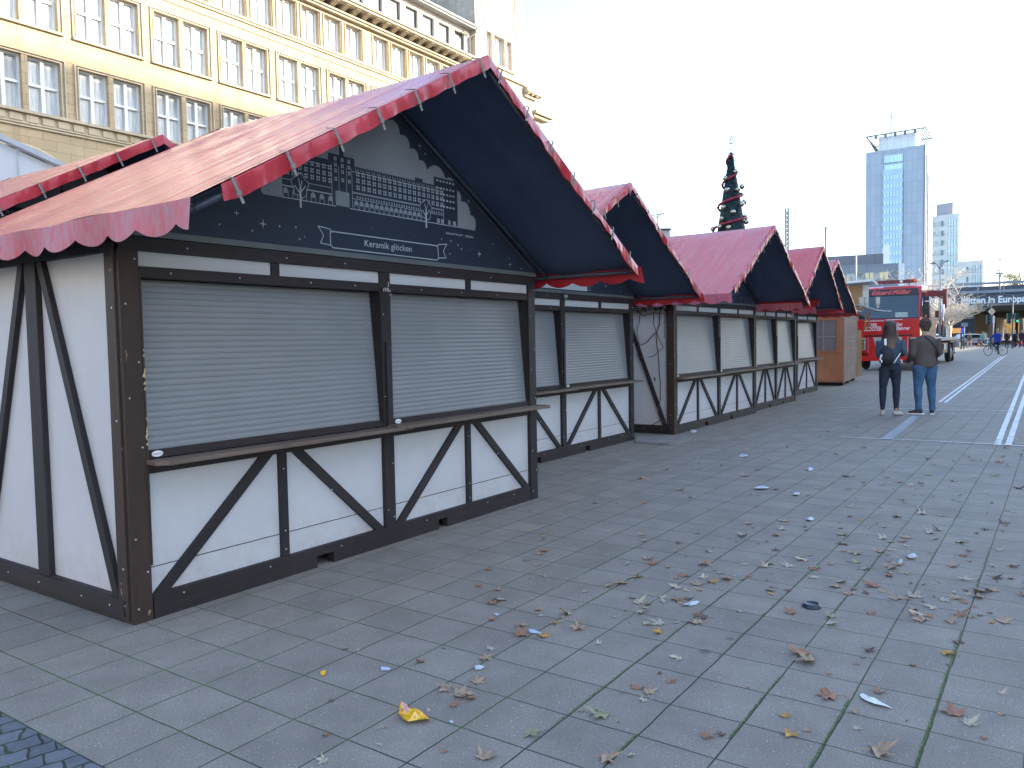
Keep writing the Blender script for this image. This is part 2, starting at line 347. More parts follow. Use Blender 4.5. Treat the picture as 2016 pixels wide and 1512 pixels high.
# ------------------------------------------------------------------ market hut
def zs(s, W): return 2.115+(3.29-2.115)*(1-abs(s-W/2)/(W/2))       # gable line height
def make_hut(W=4.0, D=1.94, mural=True, text=None):
    root = empty('market_hut')
    half = W/2
    # white infill boards
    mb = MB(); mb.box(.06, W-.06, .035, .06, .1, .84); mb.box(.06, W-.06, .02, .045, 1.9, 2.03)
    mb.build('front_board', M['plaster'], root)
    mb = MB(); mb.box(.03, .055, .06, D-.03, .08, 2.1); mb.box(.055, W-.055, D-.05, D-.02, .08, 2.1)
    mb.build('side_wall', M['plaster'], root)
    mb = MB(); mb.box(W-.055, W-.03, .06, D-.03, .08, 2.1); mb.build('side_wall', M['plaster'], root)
    # seams in lower boards
    mb = MB(); mb.box(.12, W-.12, .032, .0365, .279, .283); mb.build('board_seam', M['timber_h'], root)
    # screw heads live in the mesh of the timber they hold
    def screws(mb, pts, nrm=(0, -1, 0)):
        for p in pts: mb.disc(p, nrm, .0055, .005, 8, 1)
    TM = [M['timber'], M['screw']]; TH = [M['timber_h'], M['screw']]
    for k, x0 in enumerate((0, W-.112)):
        mb = MB(); mb.box(x0, x0+.112, 0, .10, 0, 2.08)
        if k == 0: mb.box(.1125, .122, -.004, .03, .3, 1.9)
        screws(mb, [(x0+.03+.06*((i*7) % 2), -.001, z) for i, z in enumerate((.08, .27, .46, .95, 1.22, 1.41, 1.72, 1.96))])
        if k == 0:
            mb.box(-.012, .0, .03, .12, 0.02, 2.05); screws(mb, [(-.013, .06, z) for z in (.1, .3, 1.1, 1.7)], (-1, 0, 0))
        if k == 0:
            q_ = random.Random(4)
            for zz in (1.47, 1.44, 1.36, 1.33, 1.29, 1.26, 1.10, 1.03, 1.0, .96, .99): 
                a_ = q_.uniform(.008, .016); h_ = q_.uniform(.012, .035); mb.prism([(.122-a_, -.0045, zz), (.1222, -.0045, zz-h_*.3), (.1222, -.0045, zz+h_), (.122-a_*.5, -.0045, zz+h_*.8)], (0, .004, 0), 2)
        mb.build('corner_post', [M['timber_worn'] if k == 0 else M['timber'], M['screw'], M['bare_wood']], root, bevel=.003)
    for x0 in (0, W-.1):
        mb = MB(); mb.box(x0, x0+.1, D-.1, D, 0, 2.08); mb.build('corner_post', TM, root, bevel=.004)
    # base beams with fork slots
    mb = MB(); xs = [.12, half*.64, half*.715, half*1.27, half*1.325, W-.12]
    mb.box(.12, W-.12, .004, .06, .075, .135)
    for i in (0, 2, 4): mb.box(xs[i], xs[i+1], .002, .06, 0, .075)
    screws(mb, [(x, .001, .1) for x in (.3, .9, 1.5, 2.4, 3.2, 3.6) if x < W-.2])
    mb.build('base_beam', TH, root, bevel=.003)
    mb = MB(); mb.box(-.002, .05, .1, D-.1, 0, .135); mb.box(-.02, -.002, .06, D-.08, .04, .13); screws(mb, [(-.021, y, .085) for y in (.2, .5, 1., 1.4)], (-1, 0, 0))
    mb.build('base_beam', [M['timber_h'], M['screw']], root, bevel=.003)
    mb = MB(); mb.box(W-.05, W+.002, .1, D-.1, 0, .135); mb.build('base_beam', TH, root)
    # mid post
    mb = MB(); mb.box(half-.052, half+.052, .002, .1, .135, 2.02); mb.box(half-.018, half+.022, -.012, .002, .84, 1.5)
    screws(mb, [(half+(-1)**i*.03, .0, z) for i, z in enumerate((.2, .26, .6, 1.1, 1.45, 1.7, 1.93))])
    mb.build('middle_post', TM, root, bevel=.003)
    # top rails
    mb = MB(); mb.box(.12, half-.052, .004, .07, 1.865, 1.925); mb.box(half+.052, W-.12, .004, .07, 1.865, 1.925)
    screws(mb, [(x, .002, 1.895) for x in (.3, .75, 1.3, 1.7, 2.4, 2.9, 3.4) if x < W-.2]); mb.build('shutter_rail', TH, root, bevel=.003)
    mb = MB(); mb.box(.0, W, -.006, .09, 2.005, 2.08); screws(mb, [(x, -.008, 2.04) for x in (.4, 1.1, 1.6, 2.6, 3.3) if x < W]); mb.build('top_beam', TH, root, bevel=.003)
    for y0 in (-.012,):
        mb = MB(); mb.box(-.01, .06, .1, D-.1, 2.0, 2.11); mb.build('top_beam', TH, root)
        mb = MB(); mb.box(W-.06, W+.01, .1, D-.1, 2.0, 2.11); mb.build('top_beam', TH, root)
    for x in (half*.51, half*1.5):
        mb = MB(); mb.box(x-.031, x+.031, .006, .05, 1.925, 2.005); mb.build('short_stud', M['timber'], root)
    mb = MB(); mb.box(.08, W, -.016, .02, 2.083, 2.118); mb.build('metal_strip', M['strip'], root)
    # lower framing
    for c in (0, 1):
        x0 = .12 if c == 0 else half+.052; x1 = half-.052 if c == 0 else W-.12; xm = (x0+x1)/2
        mb = MB(); mb.box(xm-.031, xm+.031, .012, .045, .135, .82); screws(mb, [(xm, .011, z) for z in (.18, .3, .7)]); mb.build('stud', TM, root, bevel=.002)
        for sg in (-1, 1):
            xe = x0+.035 if sg < 0 else x1-.035
            mb = MB(); mb.beam((xm+sg*.085, .026, .835), (xe, .026, .115), .062, .033); screws(mb, [(xm+sg*.4, .008, .5)]); mb.build('diagonal_brace', TM, root, bevel=.002)
    mb = MB(); mb.box(.12, half-.052, .008, .06, .80, .852); mb.box(half+.052, W-.12, .008, .06, .80, .852); mb.box(.125, half-.052, .01, .06, .882, .925); mb.box(half+.052, W-.12, .01, .06, .882, .925)
    mb.build('counter_beam', TH, root)
    for c in (0, 1):
        x0 = .105 if c == 0 else half-.02; x1 = half+.12 if c == 0 else W+.01; z = .853+.010*c
        mb = MB(); mb.prism([(x0, -.002, z), (x0, -.10, z), (x0+.05, -.15-.01*c, z), (x1-.02, -.15-.01*c, z), (x1, -.135, z), (x1, -.002, z)], (0, 0, .026))
        mb.build('counter_shelf', M['shelf'], root, bevel=.004)
    # roller shutters, leaning back slightly at the top
    for c in (0, 1):
        x0 = .125 if c == 0 else half+.054; x1 = half-.055 if c == 0 else W-.122; n = 27; z0, z1 = .925, 1.865
        vs = []; fs = []
        for i in range(n):
            for q, (dz, dy) in enumerate(((0, .0), (.05, -.0028), (.45, -.0044), (.93, -.0026), (1.0, .0))):
                z = z0+(z1-z0)*(i+dz*.97)/n; y = .040+.075*(z-z0)/(z1-z0)+dy
                vs += [(x0, y, z), (x1, y, z)]
        k = len(vs)//2; fs = [(2*i, 2*i+1, 2*i+3, 2*i+2) for i in range(k-1)]
        mb = MB(); mb.add(vs, fs)
        mb.build('roller_shutter', M['shutter'], root)
        mb = MB(); mb.box(x1-.004, x1, .012, .13, .925, 1.865); mb.box(x0, x0+.004, .012, .13, .925, 1.865); mb.box(x0, x1, .13, .14, .9, 1.9); mb.build('shutter_guide', M['timber'], root)
        mb = MB(); cx = x0+.055; mb.tube([(cx, .0098, .905), (cx, .008, .905)], [(.033, .017)]*2, 20, 0, False, sidev=(1, 0, 0))
        put_text(mb, 'tourer', .017, (cx-.026, .0078, .9), (1, 0, 0), (0, 0, 1), 1, width=.052, depth=.0003)
        mb.build('sticker', [M['sticker'], M['black']], root)
    # side framing
    for X, sg in ((0, -1), (W, 1)):
        mb = MB(); mb.box(X-sg*.03, X+sg*.006, .895, 1.03, .13, 2.0); mb.build('side_post', TM, root, bevel=.003)
        for q in (0, 1):
            ya, yb = (.85, .15) if q == 0 else (1.075, 1.77)
            mb = MB(); mb.beam((X-sg*.012, ya, 2.0), (X-sg*.012, yb if q == 0 else yb, .1), .06, .034, (1, 0, 0)); mb.build('side_brace', TM, root, bevel=.002)
    # gable panel
    gp = MB(); gp.prism([(.02, .02, 2.118), (W-.02, .02, 2.118), (W/2, .02, 3.27)], (0, -.02, 0))
    gob = gp.build('gable_panel', M['navy'], root)
    mb = MB()
    for sg in (-1, 1): mb.beam((half+sg*(half-.02), -.004, 2.13), (half, -.004, 3.285), .03, .012)
    mb.build('gable_batten', mk('dark_grey_batten', (.028, .036, .055), .6, .1), gob)
    back = MB(); back.prism([(.02, D, 2.1), (W-.02, D, 2.1), (W/2, D, 3.27)], (0, -.02, 0)); back.build('rear_gable', M['navy'], root)
    # ----- printed mural
    mu = MB(); y1, y2, y3 = -.0010, -.0022, -.0034
    k = W/4
    cnt = [0]
    def pl(pts, y, m):
        cnt[0] += 1; y -= (cnt[0] % 330)*2e-6
        mu.add([(x*k, y, z) for x, z in pts], [tuple(range(len(pts)))], m)
    def rc(x0, x1, z0, z1, y=y2, m=1): pl([(x0, z0), (x1, z0), (x1, z1), (x0, z1)], y, m)
    def ln(p, q, wd=.005, y=y2, m=1):
        p, q = Vector(p), Vector(q); d = (q-p).normalized(); n = Vector((-d.y, d.x))*wd/2
        pl([tuple(p-n), tuple(q-n), tuple(q+n), tuple(p+n)], y, m)
    def bumpy(pts, r=.06):      # scalloped cloud edge through points
        out = []
        for a, b in zip(pts, pts[1:]):
            a, b = Vector(a), Vector(b); d = b-a; n = Vector((d.y, -d.x)).normalized()*(-1)
            for i in range(7):
                t = i/7; out.append(tuple(a+d*t+n*(sin(pi*t)**.7)*d.length*.33))
        out.append(pts[-1]); return out
    # clouds: fan of pieces kept left-right monotone
    edge = bumpy([(1.68, 3.0), (1.86, 3.12), (2.07, 3.11), (2.195, 3.03), (2.30, 2.95), (2.40, 2.88), (2.49, 2.81), (2.72, 2.79), (2.86, 2.72), (2.90, 2.63), (3.03, 2.54), (3.10, 2.46), (3.06, 2.42)])
    edgeL = bumpy([(.95, 2.42), (.93, 2.46), (1.0, 2.56), (1.1, 2.66), (1.3, 2.78), (1.45, 2.88), (1.6, 2.95), (1.68, 3.0)])
    full = edgeL[:-1]+edge
    for a, b in zip(full, full[1:]):
        if abs(a[0]-b[0]) > 1e-5: pl([(min(a[0], b[0]), 2.42), (max(a[0], b[0]), 2.42), (b if b[0] > a[0] else a), (a if b[0] > a[0] else b)], y1, 0) if False else None
    c0 = (2.0, 2.5)
    for a, b in zip(full, full[1:]): pl([c0, b, a], y1, 0)
    pl([c0, full[0], (1.09, 2.42)], y1, 0); pl([c0, (2.86, 2.42), full[-1]], y1, 0)
    # building silhouettes in navy over the cloud
    rc(1.088, 1.509, 2.42, 2.725, y2, 2); rc(1.478, 1.72, 2.53, 2.772, y2, 2); rc(1.509, 1.536, 2.42, 2.54, y2, 2); rc(1.664, 1.7, 2.42, 2.54, y2, 2)
    rc(1.69, 2.68, 2.42, 2.72, y2, 2); rc(2.571, 2.862, 2.42, 2.787, y2, 2); rc(1.58, 1.62, 2.77, 2.93, y2, 2); rc(2.35, 2.44, 2.715, 2.745, y2, 2)
    pl([(1.536, 2.43), (1.536, 2.482), (1.555, 2.51), (1.58, 2.525), (1.62, 2.525), (1.645, 2.51), (1.663, 2.482), (1.663, 2.43)], y3, 0)
    for x in [1.115+.0515*i for i in range(8)]:
        for z in (2.66, 2.615, 2.572):
            for dx in (0, .017):
                for dz in (0, .017): rc(x+dx, x+dx+.011, z+dz, z+dz+.012, y3)
    for x in [1.733+.0537*i for i in range(18)]:
        for z in (2.655, 2.61, 2.562):
            for dx in (0, .019):
                for dz in (0, .018): rc(x+dx, x+dx+.012, z+dz, z+dz+.013, y3)
        rc(x, x+.018, 2.695, 2.698, y3); rc(x-.008, x-.005, 2.69, 2.712, y3); rc(x+.02, x+.023, 2.69, 2.712, y3)
        for q in (0, .027): rc(x+q, x+q+.010, 2.503, 2.517, y3)
    for x in (1.53, 1.593, 1.655):
        for z in (2.73, 2.69, 2.65, 2.595):
            for dx in (0, .014): rc(x+dx, x+dx+.009, z, z+.012, y3); rc(x+dx, x+dx+.009, z+.015, z+.025, y3)
    for x in [1.1+.075*i for i in range(6)]+[1.715+.0505*i for i in range(15)]:
        for dx in (0, .010, .020): rc(x+dx, x+dx+.006, 2.452, 2.476+(.006 if dx == .01 else 0), y3)
        ln((x-.006, 2.425), (x-.006, 2.47), .003, y3); ln((x-.006, 2.47), (x+.013, 2.489), .003, y3); ln((x+.013, 2.489), (x+.032, 2.47), .003, y3); ln((x+.032, 2.47), (x+.032, 2.425), .003, y3)
    for x in [2.60+.04*i for i in range(6)]:
        for z in (2.755, 2.70, 2.655, 2.61, 2.56): rc(x, x+.022, z, z+.014, y3); 
    for z in (2.682, 2.541, 2.534, 2.496): ln((1.69, z), (2.68, z), .0035, y3)
    for z in (2.682, 2.541, 2.5, 2.496): ln((1.09, z), (1.50, z), .0035, y3)
    ln((1.088, 2.423), (1.536, 2.423), .005, y3); ln((1.664, 2.423), (2.86, 2.423), .005, y3)
    for x in (1.505, 1.692, 2.68, 1.57, 1.64): ln((x, 2.43), (x, 2.70), .0035, y3)
    for x0, wd in [(2.60, .035), (2.65, .03), (2.74, .03), (2.80, .04)]:
        for i in range(3): rc(x0+i*wd/3, x0+i*wd/3+wd/5, 2.43, 2.465, y3)
    for tx, sc in ((1.231, 1.0), (2.467, 1.0)):
        cr = [(tx+.065*sc*(1+.16*sin(5*a))*cos(a), 2.515+.072*sc*(1+.12*sin(5*a+1))*sin(a)) for a in [2*pi*i/28 for i in range(28)]]
        pl(cr, y3-.0004, 2)
        for a, b in zip(cr, cr[1:]+cr[:1]): ln(a, b, .004, y3-.0008)
        ln((tx, 2.375), (tx, 2.50), .016, y3-.0010); ln((tx, 2.46), (tx-.045, 2.51), .007, y3-.0012); ln((tx, 2.47), (tx+.045, 2.52), .007, y3-.0012); ln((tx, 2.5), (tx-.012, 2.56), .006, y3-.0012); ln((tx, 2.49), (tx+.015, 2.55), .006, y3-.0014)
    for (x, z, r) in [(.93, 2.237, .032), (2.415, 2.993, .022), (3.011, 2.655, .022), (3.144, 2.228, .032), (3.6, 2.173, .026), (.74, 2.28, .022), (3.25, 2.62, .02), (2.8, 2.9, .02)]:
        for q in range(4):
            a = q*pi/2; pl([(x+cos(a)*r, z+sin(a)*r), (x+cos(a+pi/4)*r*.17, z+sin(a+pi/4)*r*.17), (x, z), (x+cos(a-pi/4)*r*.17, z+sin(a-pi/4)*r*.17)][::-1], y2-.0001*q, 1)
    rr = random.Random(3)
    for (x, z) in [(1.056, 2.236), (2.859, 2.278), (3.344, 2.331), (3.36, 2.186), (1.214, 2.171), (2.476, 2.945), (3.77, 2.146), (.62, 2.2), (2.75, 2.2), (3.02, 2.25)]+[(rr.uniform(.4, 3.7), rr.uniform(2.15, 2.32)) for _ in range(26)]:
        if zs(x, 4) < z+.05 or (1.3 < x < 2.75 and z < 2.3): continue
        q = rr.uniform(.002, .0055); rc(x-q, x+q, z-q, z+q, y2)
    if mural != 'banner_cover':
        bn = [(1.482, 2.249), (2.585, 2.249), (2.60, 2.24), (2.606, 2.15), (2.585, 2.137), (1.50, 2.140), (1.478, 2.155), (1.476, 2.24)]
        for a, b in zip(bn, bn[1:]+bn[:1]): ln(a, b, .007, y3)
        for m_ in (0, 1):
            f = (lambda x: x) if not m_ else (lambda x: 2*2.043-x)
            for a, b in (((1.476, 2.262), (1.372, 2.272)), ((1.372, 2.272), (1.418, 2.215)), ((1.418, 2.215), (1.388, 2.162)), ((1.388, 2.162), (1.476, 2.155)), ((1.476, 2.262), (1.496, 2.24))):
                ln((f(a[0]), a[1]), (f(b[0]), b[1]), .006, y3)
    else:
        rc(1.30, 2.62, 2.135, 2.26, y3, 3)
        for a, b in (((2.63, 2.262), (2.70, 2.262)), ((2.70, 2.262), (2.68, 2.21)), ((2.68, 2.21), (2.70, 2.15)), ((2.70, 2.15), (2.64, 2.15))): ln(a, b, .006, y3)
    mu.build('printed_mural', [M['cloud'], M['print'], M['navy'], mk('white_banner_cover', (.42, .45, .5), .5, .05)], gob, fix=False)
    if text:
        mb = MB(); put_text(mb, text, .066, (1.79, -.0052, 2.176), (1, 0, 0), (0, 0, 1), 0, width=.50, depth=.0004)
        mb.build('lettering', M['print'], gob); mb = MB()
        put_text(mb, 'HAUPTPOST \u00b7 ESSEN', .024, (2.70, -.0052, 2.352), (1, 0, 0), (0, 0, 1), 0, width=.36, depth=.0003)
        mb.build('caption', M['print'], gob)
    # ----- roof frame and tarpaulin
    fy, by = -.965, D-.02; ex = .215                 # front and rear of the tarp, eave overhang
    ze = 2.115; zr = 3.335; nu, nv = 44, 70
    fr = MB()
    for y in (fy+.03, -.03, by-.05):
        for sg in (-1, 1): fr.tube([(half+sg*(half+ex-.04), y, ze-.03), (half, y, zr-.05)], .017, 8)
    for x, z in ((-ex+.04, ze-.03), (half, zr-.05), (W+ex-.04, ze-.03)): fr.tube([(x, fy+.03, z), (x, by-.05, z)], .017, 8)
    fr.build('roof_frame', M['frame_dark'], root)
    def surf(u, v, off):
        v = v**1.5      # u 0..1 left eave..ridge..right eave, v 0..1 front..rear
        x = -ex+(W+2*ex)*u; t = 1-abs(u-.5)*2
        z = ze+(zr-ze)*t; y = fy+(by-fy)*v
        wv_ = noise.noise(Vector((x*.9, y*2.6, 1.7)))*.020+noise.noise(Vector((x*2.2, y*6.5, 9)))*.006
        wv_ += -.022*sin(pi*min(1, t*1.0))*sin(pi*v)
        df = y-fy; wv_ += .0075*sin(df*58+5*noise.noise(Vector((x*.8, df*3, 2))))*math.exp(-df/.22)*min(1, df*14)*(.4+noise.noise(Vector((x*.7, 5, 1)))+.5)
        rid = -.018*sin(pi*v) if t > .93 else 0
        e = min(1, min(v, 1-v)*8)
        z += wv_*e*min(1, (1-t)*8+.25)+rid+off
        return (x, y, z)
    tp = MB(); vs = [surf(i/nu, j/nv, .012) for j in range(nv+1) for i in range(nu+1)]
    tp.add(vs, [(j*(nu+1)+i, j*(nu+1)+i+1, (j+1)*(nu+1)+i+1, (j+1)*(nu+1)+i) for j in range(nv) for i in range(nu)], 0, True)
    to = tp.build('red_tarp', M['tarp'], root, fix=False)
    tp = MB(); vs = [surf(i/nu, j/nv, -.003) for j in range(nv+1) for i in range(nu+1)]
    tp.add(vs, [(j*(nu+1)+i, (j+1)*(nu+1)+i, (j+1)*(nu+1)+i+1, j*(nu+1)+i+1) for j in range(nv) for i in range(nu)], 0, True)
    tp.build('tarp_lining', M['lining'], root, fix=False)
    # folded hems along front and rear verge, strapped to the frame
    for end, yy, dy in (('f', fy, -1), ('b', by, 1)):
        for sg in (-1, 1):
            hm = MB(); n = 110; prof = []; vs = []
            tend = 0.0
            for i in range(n+1):
                t = i/n; t = t if (end == 'b' or sg > 0) else .065+.935*t; x = half+sg*(half+ex-.02)*(1-t); z = ze+(zr-ze)*t+.014
                wv_ = noise.noise(Vector((x*2.2, yy, 3)))*.020+noise.noise(Vector((x*9, yy, 5)))*.014+noise.noise(Vector((x*22, yy, 7)))*.006
                dp = .086+.035*noise.noise(Vector((x*2.1, 3, yy)))+.014*noise.noise(Vector((x*7, 1, yy)))
                for (a, b) in ((.035, .002), (.0, .001), (-.004, -.004), (-.008+wv_*.8, -.05), (-.010+wv_*1.7, -dp), (.0+wv_*1.7, -dp-.001)):
                    vs.append((x, yy+dy*(-a), z+b))
            q = 6; hm.add(vs, [(i*q+j, (i+1)*q+j, (i+1)*q+j+1, i*q+j+1) for i in range(n) for j in range(q-1)], 0, True)
            ho = hm.build('tarp_hem', M['hem'], root); es = ho.modifiers.new('split', 'EDGE_SPLIT'); es.split_angle = radians(38)
            if end == 'f':
                for i in range(7):
                    t = .085+i*.143; x = half+sg*(half+ex-.02)*(1-t); z = ze+(zr-ze)*t+.016
                    sb = MB(); sx = sg*.035
                    sb.beam((x, yy-.024, z+.006), (x-sg*.052, yy-.030, z-.102), .015, .003, (0, 1, 0))
                    sb.beam((x-sx*.2, yy+.05, z+.022), (x, yy-.024, z+.008), .015, .003, (0, .3, 1))
                    sb.box(x-sg*.028-.011, x-sg*.028+.011, yy-.035, yy-.029, z-.07, z-.045)
                    sb.build('strap', M['strap'], ho)
    # scalloped valances along the eaves
    for sg in (-1, 1):
        vb = MB(); n = 160; X = half+sg*(half+ex); vs = []; L = by-fy
        for i in range(n+1):
            y = fy-.02+(L+.03)*i/n; ph = y/.285
            dr = .098+.046*abs(sin(pi*ph))**.75
            sway = .012*sin(y*9)+.02*noise.noise(Vector((y*3, X, 0)))
            lift = max(0, 1-(y-fy)/.25); zt = ze+.012+noise.noise(Vector((X*.9, y*2.6, 1.7)))*.012
            for q in range(5):
                f = q/4; vs.append((X+sg*(.004+sway*f+.035*f*lift), y+.02*f*lift*-1, zt-dr*f+.03*f*lift*0))
        vb.add(vs, [(i*5+j, (i+1)*5+j, (i+1)*5+j+1, i*5+j+1) for i in range(n) for j in range(4)], 0, True)
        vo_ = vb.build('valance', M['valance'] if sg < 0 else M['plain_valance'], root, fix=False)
    return root

h1 = make_hut(text='Keramik gl\u00f6cken'); h1.location = (.549, -.223, 0)
tag(h1, 'nearest half timbered hut with the Keramik gl\u00f6cken banner under its red roof', 'market hut', 'red roofed market huts')
# painted number scrawl on the middle post of the nearest hut
nm = MB()
for pts in ([(0, .0), (.004, .022)], [(.018, .002), (.018, .026), (.024, .004)], [(.036, -.002), (.038, .028)], [(.05, .055), (.052, .035)], [(.05, .022), (.056, .002), (.066, -.002), (.073, .012)], [(.062, -.022), (.076, -.022), (.08, -.014)]):
    nm.tube([(1.965+a, -.0145, 1.865+b) for a, b in pts], .0022, 6)
nm.build('painted_number', M['white_paint'], h1)
h2 = make_hut(mural='banner_cover'); h2.location = (4.96, .915, 0)
tag(h2, 'second hut of the row, set back, with blank white banner and small green number plate', 'market hut', 'red roofed market huts')
npl = MB(); npl.prism([(1.985, -.014, 2.0), (2.075, -.014, 2.0), (2.085, -.014, 2.05), (2.055, -.014, 2.1), (2.0, -.014, 2.1), (1.975, -.014, 2.05)], (0, -.008, 0), 0)
put_text(npl, '169', .05, (1.99, -.023, 2.03), (1, 0, 0), (0, 0, 1), 1, width=.075, depth=.0005)
npl.build('number_plate', [mk('dark_green_plate', (.035, .07, .06), .5, .1), M['white_paint']], h2)
h3 = copy_tree(h1); h3.location = (9.80, .64, 0)
for ch in list(h3.children):
    for c2 in list(ch.children):
        if c2.name.startswith(('lettering', 'caption')): bpy.data.objects.remove(c2)
    if ch.name.startswith('painted_number'): bpy.data.objects.remove(ch)
tag(h3, 'third hut of the row, with a bare branch garland on its white side wall', 'market hut', 'red roofed market huts')
h4 = make_hut(W=3.05); h4.location = (14.1, .77, 0)
tag(h4, 'narrower fourth hut of the row, right behind the hut with the branch garland', 'market hut', 'red roofed market huts')
h5 = copy_tree(h2); h5.location = (16.95, 1.22, 0)
for ch in list(h5.children):
    if ch.name.startswith('number_plate'): bpy.data.objects.remove(ch)
tag(h5, 'farthest red roofed hut of the row, standing next to the brown wooden kiosk', 'market hut', 'red roofed market huts')
h6 = copy_tree(h3); h6.location = (.36, 3.17, 0)
tag(h6, 'back row hut whose red roof shows at the left edge behind the nearest hut', 'market hut', 'red roofed market huts')

# branch garland on the side of the third hut
M['branch'] = mk('dry_brown_vine', (.06, .045, .036), .8, .3, 20)
M['fir'] = mk('dark_fir_sprigs', (.012, .02, .014), .9, .4, 30)
hx = 9.775
va = empty('branch_garland', (hx, .64, 0), 0, 'bare twisted vine branches hung on the white side wall of the third hut', 'garland')
def vine(mb, pts, r): 
    ps = []
    for a, b in zip(pts, pts[1:]):
        for i in range(6):
            t = i/6; y = a[0]+(b[0]-a[0])*t; z = a[1]+(b[1]-a[1])*t
            ps.append((-.012+.014*noise.noise(Vector((y*9, z*9, 1))), y+.02*noise.noise(Vector((z*7, y*3, 4))), z+.012*noise.noise(Vector((y*8, z*5, 8)))))
    ps.append((-.01, pts[-1][0], pts[-1][1])); mb.tube(ps, [r*(1-.5*i/len(ps)) for i in range(len(ps))], 6)
vb = MB()
for pts, r in [([(.2, 2.0), (.22, 1.7), (.27, 1.6), (.24, 1.1), (.21, .62), (.26, .35), (.22, .22), (.38, .12)], .012), ([(.27, 1.6), (.42, 1.45), (.58, 1.38), (.60, 1.25), (.5, 1.05)], .009), ([(.27, 1.6), (.15, 1.35), (.33, 1.22), (.42, 1.2)], .007),
               ([(.6, 1.95), (.5, 1.85), (.35, 1.9), (.15, 1.88)], .01), ([(.55, 1.9), (.6, 1.6), (.57, 1.35)], .008), ([(.12, 1.95), (.14, 1.5)], .008), ([(.3, 1.95), (.33, 1.75), (.28, 1.6)], .009), ([(.22, .22), (.1, .16), (.02, .2)], .008), ([(.75, 1.95), (.7, 1.5), (.74, 1.0)], .008)]: vine(vb, pts, r)
vb.build('vine', M['branch'], va)
fb = MB(); rr = random.Random(5)
for _ in range(90):
    y = rr.uniform(.08, .75); z = 1.98-abs(rr.gauss(0, .03)); p = Vector((-.03, y, z)); d = Vector((rr.uniform(-.04, 0), rr.uniform(-.05, .05), rr.uniform(-.05, .02)))
    fb.tube([p, p+d], [.006, .001], 4)
fb.build('fir_sprig', M['fir'], va)
lf = MB()
for (y, z) in [(.66, 1.62), (.7, 1.3), (.45, 1.98), (.3, .9)]:
    lf.prism([(-.03, y, z), (-.02, y+.025, z-.03), (-.03, y, z-.08), (-.035, y-.02, z-.04)], (-.002, 0, 0))
lf.build('dried_leaf', mk('dry_leaf_brown', (.09, .055, .04), .8), va)

# ------------------------------------------------------------------ stone office building along the square
def stone(name, c1, c2, bw=1.1, bh=.42, joint=.010, jc=(.22, .17, .11)):
    t = NT(name); P = t.coord((1, 1, 1), 'World', (radians(90), 0, 0)); pw = t.coord((1, 1, 1), 'World')
    xyz = t.sep(pw); cmb = t.n('ShaderNodeCombineXYZ'); t.link(t.math('ADD', xyz[0], xyz[1]), cmb.inputs[0]); t.link(xyz[2], cmb.inputs[1])
    br = t.n('ShaderNodeTexBrick', offset=.5); t.link(cmb.outputs[0], br.inputs['Vector']); br.inputs['Scale'].default_value = 1
    br.inputs['Brick Width'].default_value = bw; br.inputs['Row Height'].default_value = bh; br.inputs['Mortar Size'].default_value = joint; br.inputs['Mortar Smooth'].default_value = .5
    br.inputs['Color1'].default_value = c1+(1,); br.inputs['Color2'].default_value = c2+(1,)
    c = t.mix(.45, br.outputs['Color'], t.ramp(t.noise(pw, .5, 6, .65), [(.3, tuple(x*.72 for x in c1)), (.7, tuple(min(1, x*1.12) for x in c2))]))
    st = t.ramp(t.noise(t.coord((1.4, 1.4, .12), 'World'), 1.6, 6, .7), [(.52, 0.0), (.75, .5)])
    c = t.mix(st, c, tuple(x*.5 for x in c1))
    c = t.mix(t.math('MULTIPLY', br.outputs['Fac'], .7), c, jc); t.col(c); t.set(.85, spec=.25)
    t.bump(t.math('SUBTRACT', t.noise(pw, 12, 4), br.outputs['Fac']), .35, .01); return t.mat
M['stone'] = stone('warm_sandstone', (.40, .305, .185), (.47, .37, .235))
M['trim'] = stone('pale_stone_trim', (.46, .385, .265), (.52, .44, .32), 2.2, 3.0)
M['towerstone'] = stone('tower_limestone', (.46, .36, .26), (.60, .51, .40), .75, .4, .006)
M['attic'] = mk('pale_attic_render', (.60, .56, .49), .8, .1, .6, bump=.1)
M['slate'] = mk('blue_slate_roof', (.055, .065, .085), .5, .3, 3, bump=.3)
M['white_frame'] = mk('white_window_frame', (.72, .72, .70), .4, .04, 2)
t = NT('curtained_glass'); v = t.coord((9, 1, .4)); z = t.sep(t.coord())[2]
cu = t.noise(v, 2.2, 4, .6); pos = t.noise(t.coord((.35, .35, .2), 'World'), 1.3, 2)
c = t.mix(t.ramp(cu, [(.35, 0.0), (.65, 1.0)]), (.34, .38, .38), (.66, .68, .66)); c = t.mix(t.ramp(pos, [(.52, 0.0), (.64, .5)]), c, (.14, .17, .18))
t.col(c); t.set(.35, spec=.6, coat=1.0, coatr=.02); M['curtain'] = t.mat
t = NT('dark_glass'); t.col(t.mix(t.noise(t.coord((.3, .3, .3), 'World'), 1.1, 3), (.02, .027, .035), (.05, .062, .075))); t.set(.06, spec=.8); M['glass'] = t.mat
Y0 = 30.0
bld = empty('office_building', (5.6, Y0, 0), 0, 'long yellow sandstone office building with rows of paired windows behind the huts', 'building')
def wx(x): return x-5.6      # world x to building x
X0, X1 = -9.0, 43.9
wm = MB()
pairs = [12.60+3.52*k for k in range(-6, 9)]
opA = [(x, x+1.27) for x in pairs]+[(x+1.5, x+2.77) for x in pairs]; opA.sort()
def row(ops, z0, z1, m=0, y0=0, t_=.45):
    xs = wx(X0)
    for a, b in ops: wm.box(xs, wx(a), y0, y0+t_, z0, z1, m); xs = wx(b)
    wm.box(xs, wx(X1), y0, y0+t_, z0, z1, m)
row(opA, 11.1, 13.32); row(opA, 14.58, 16.87)
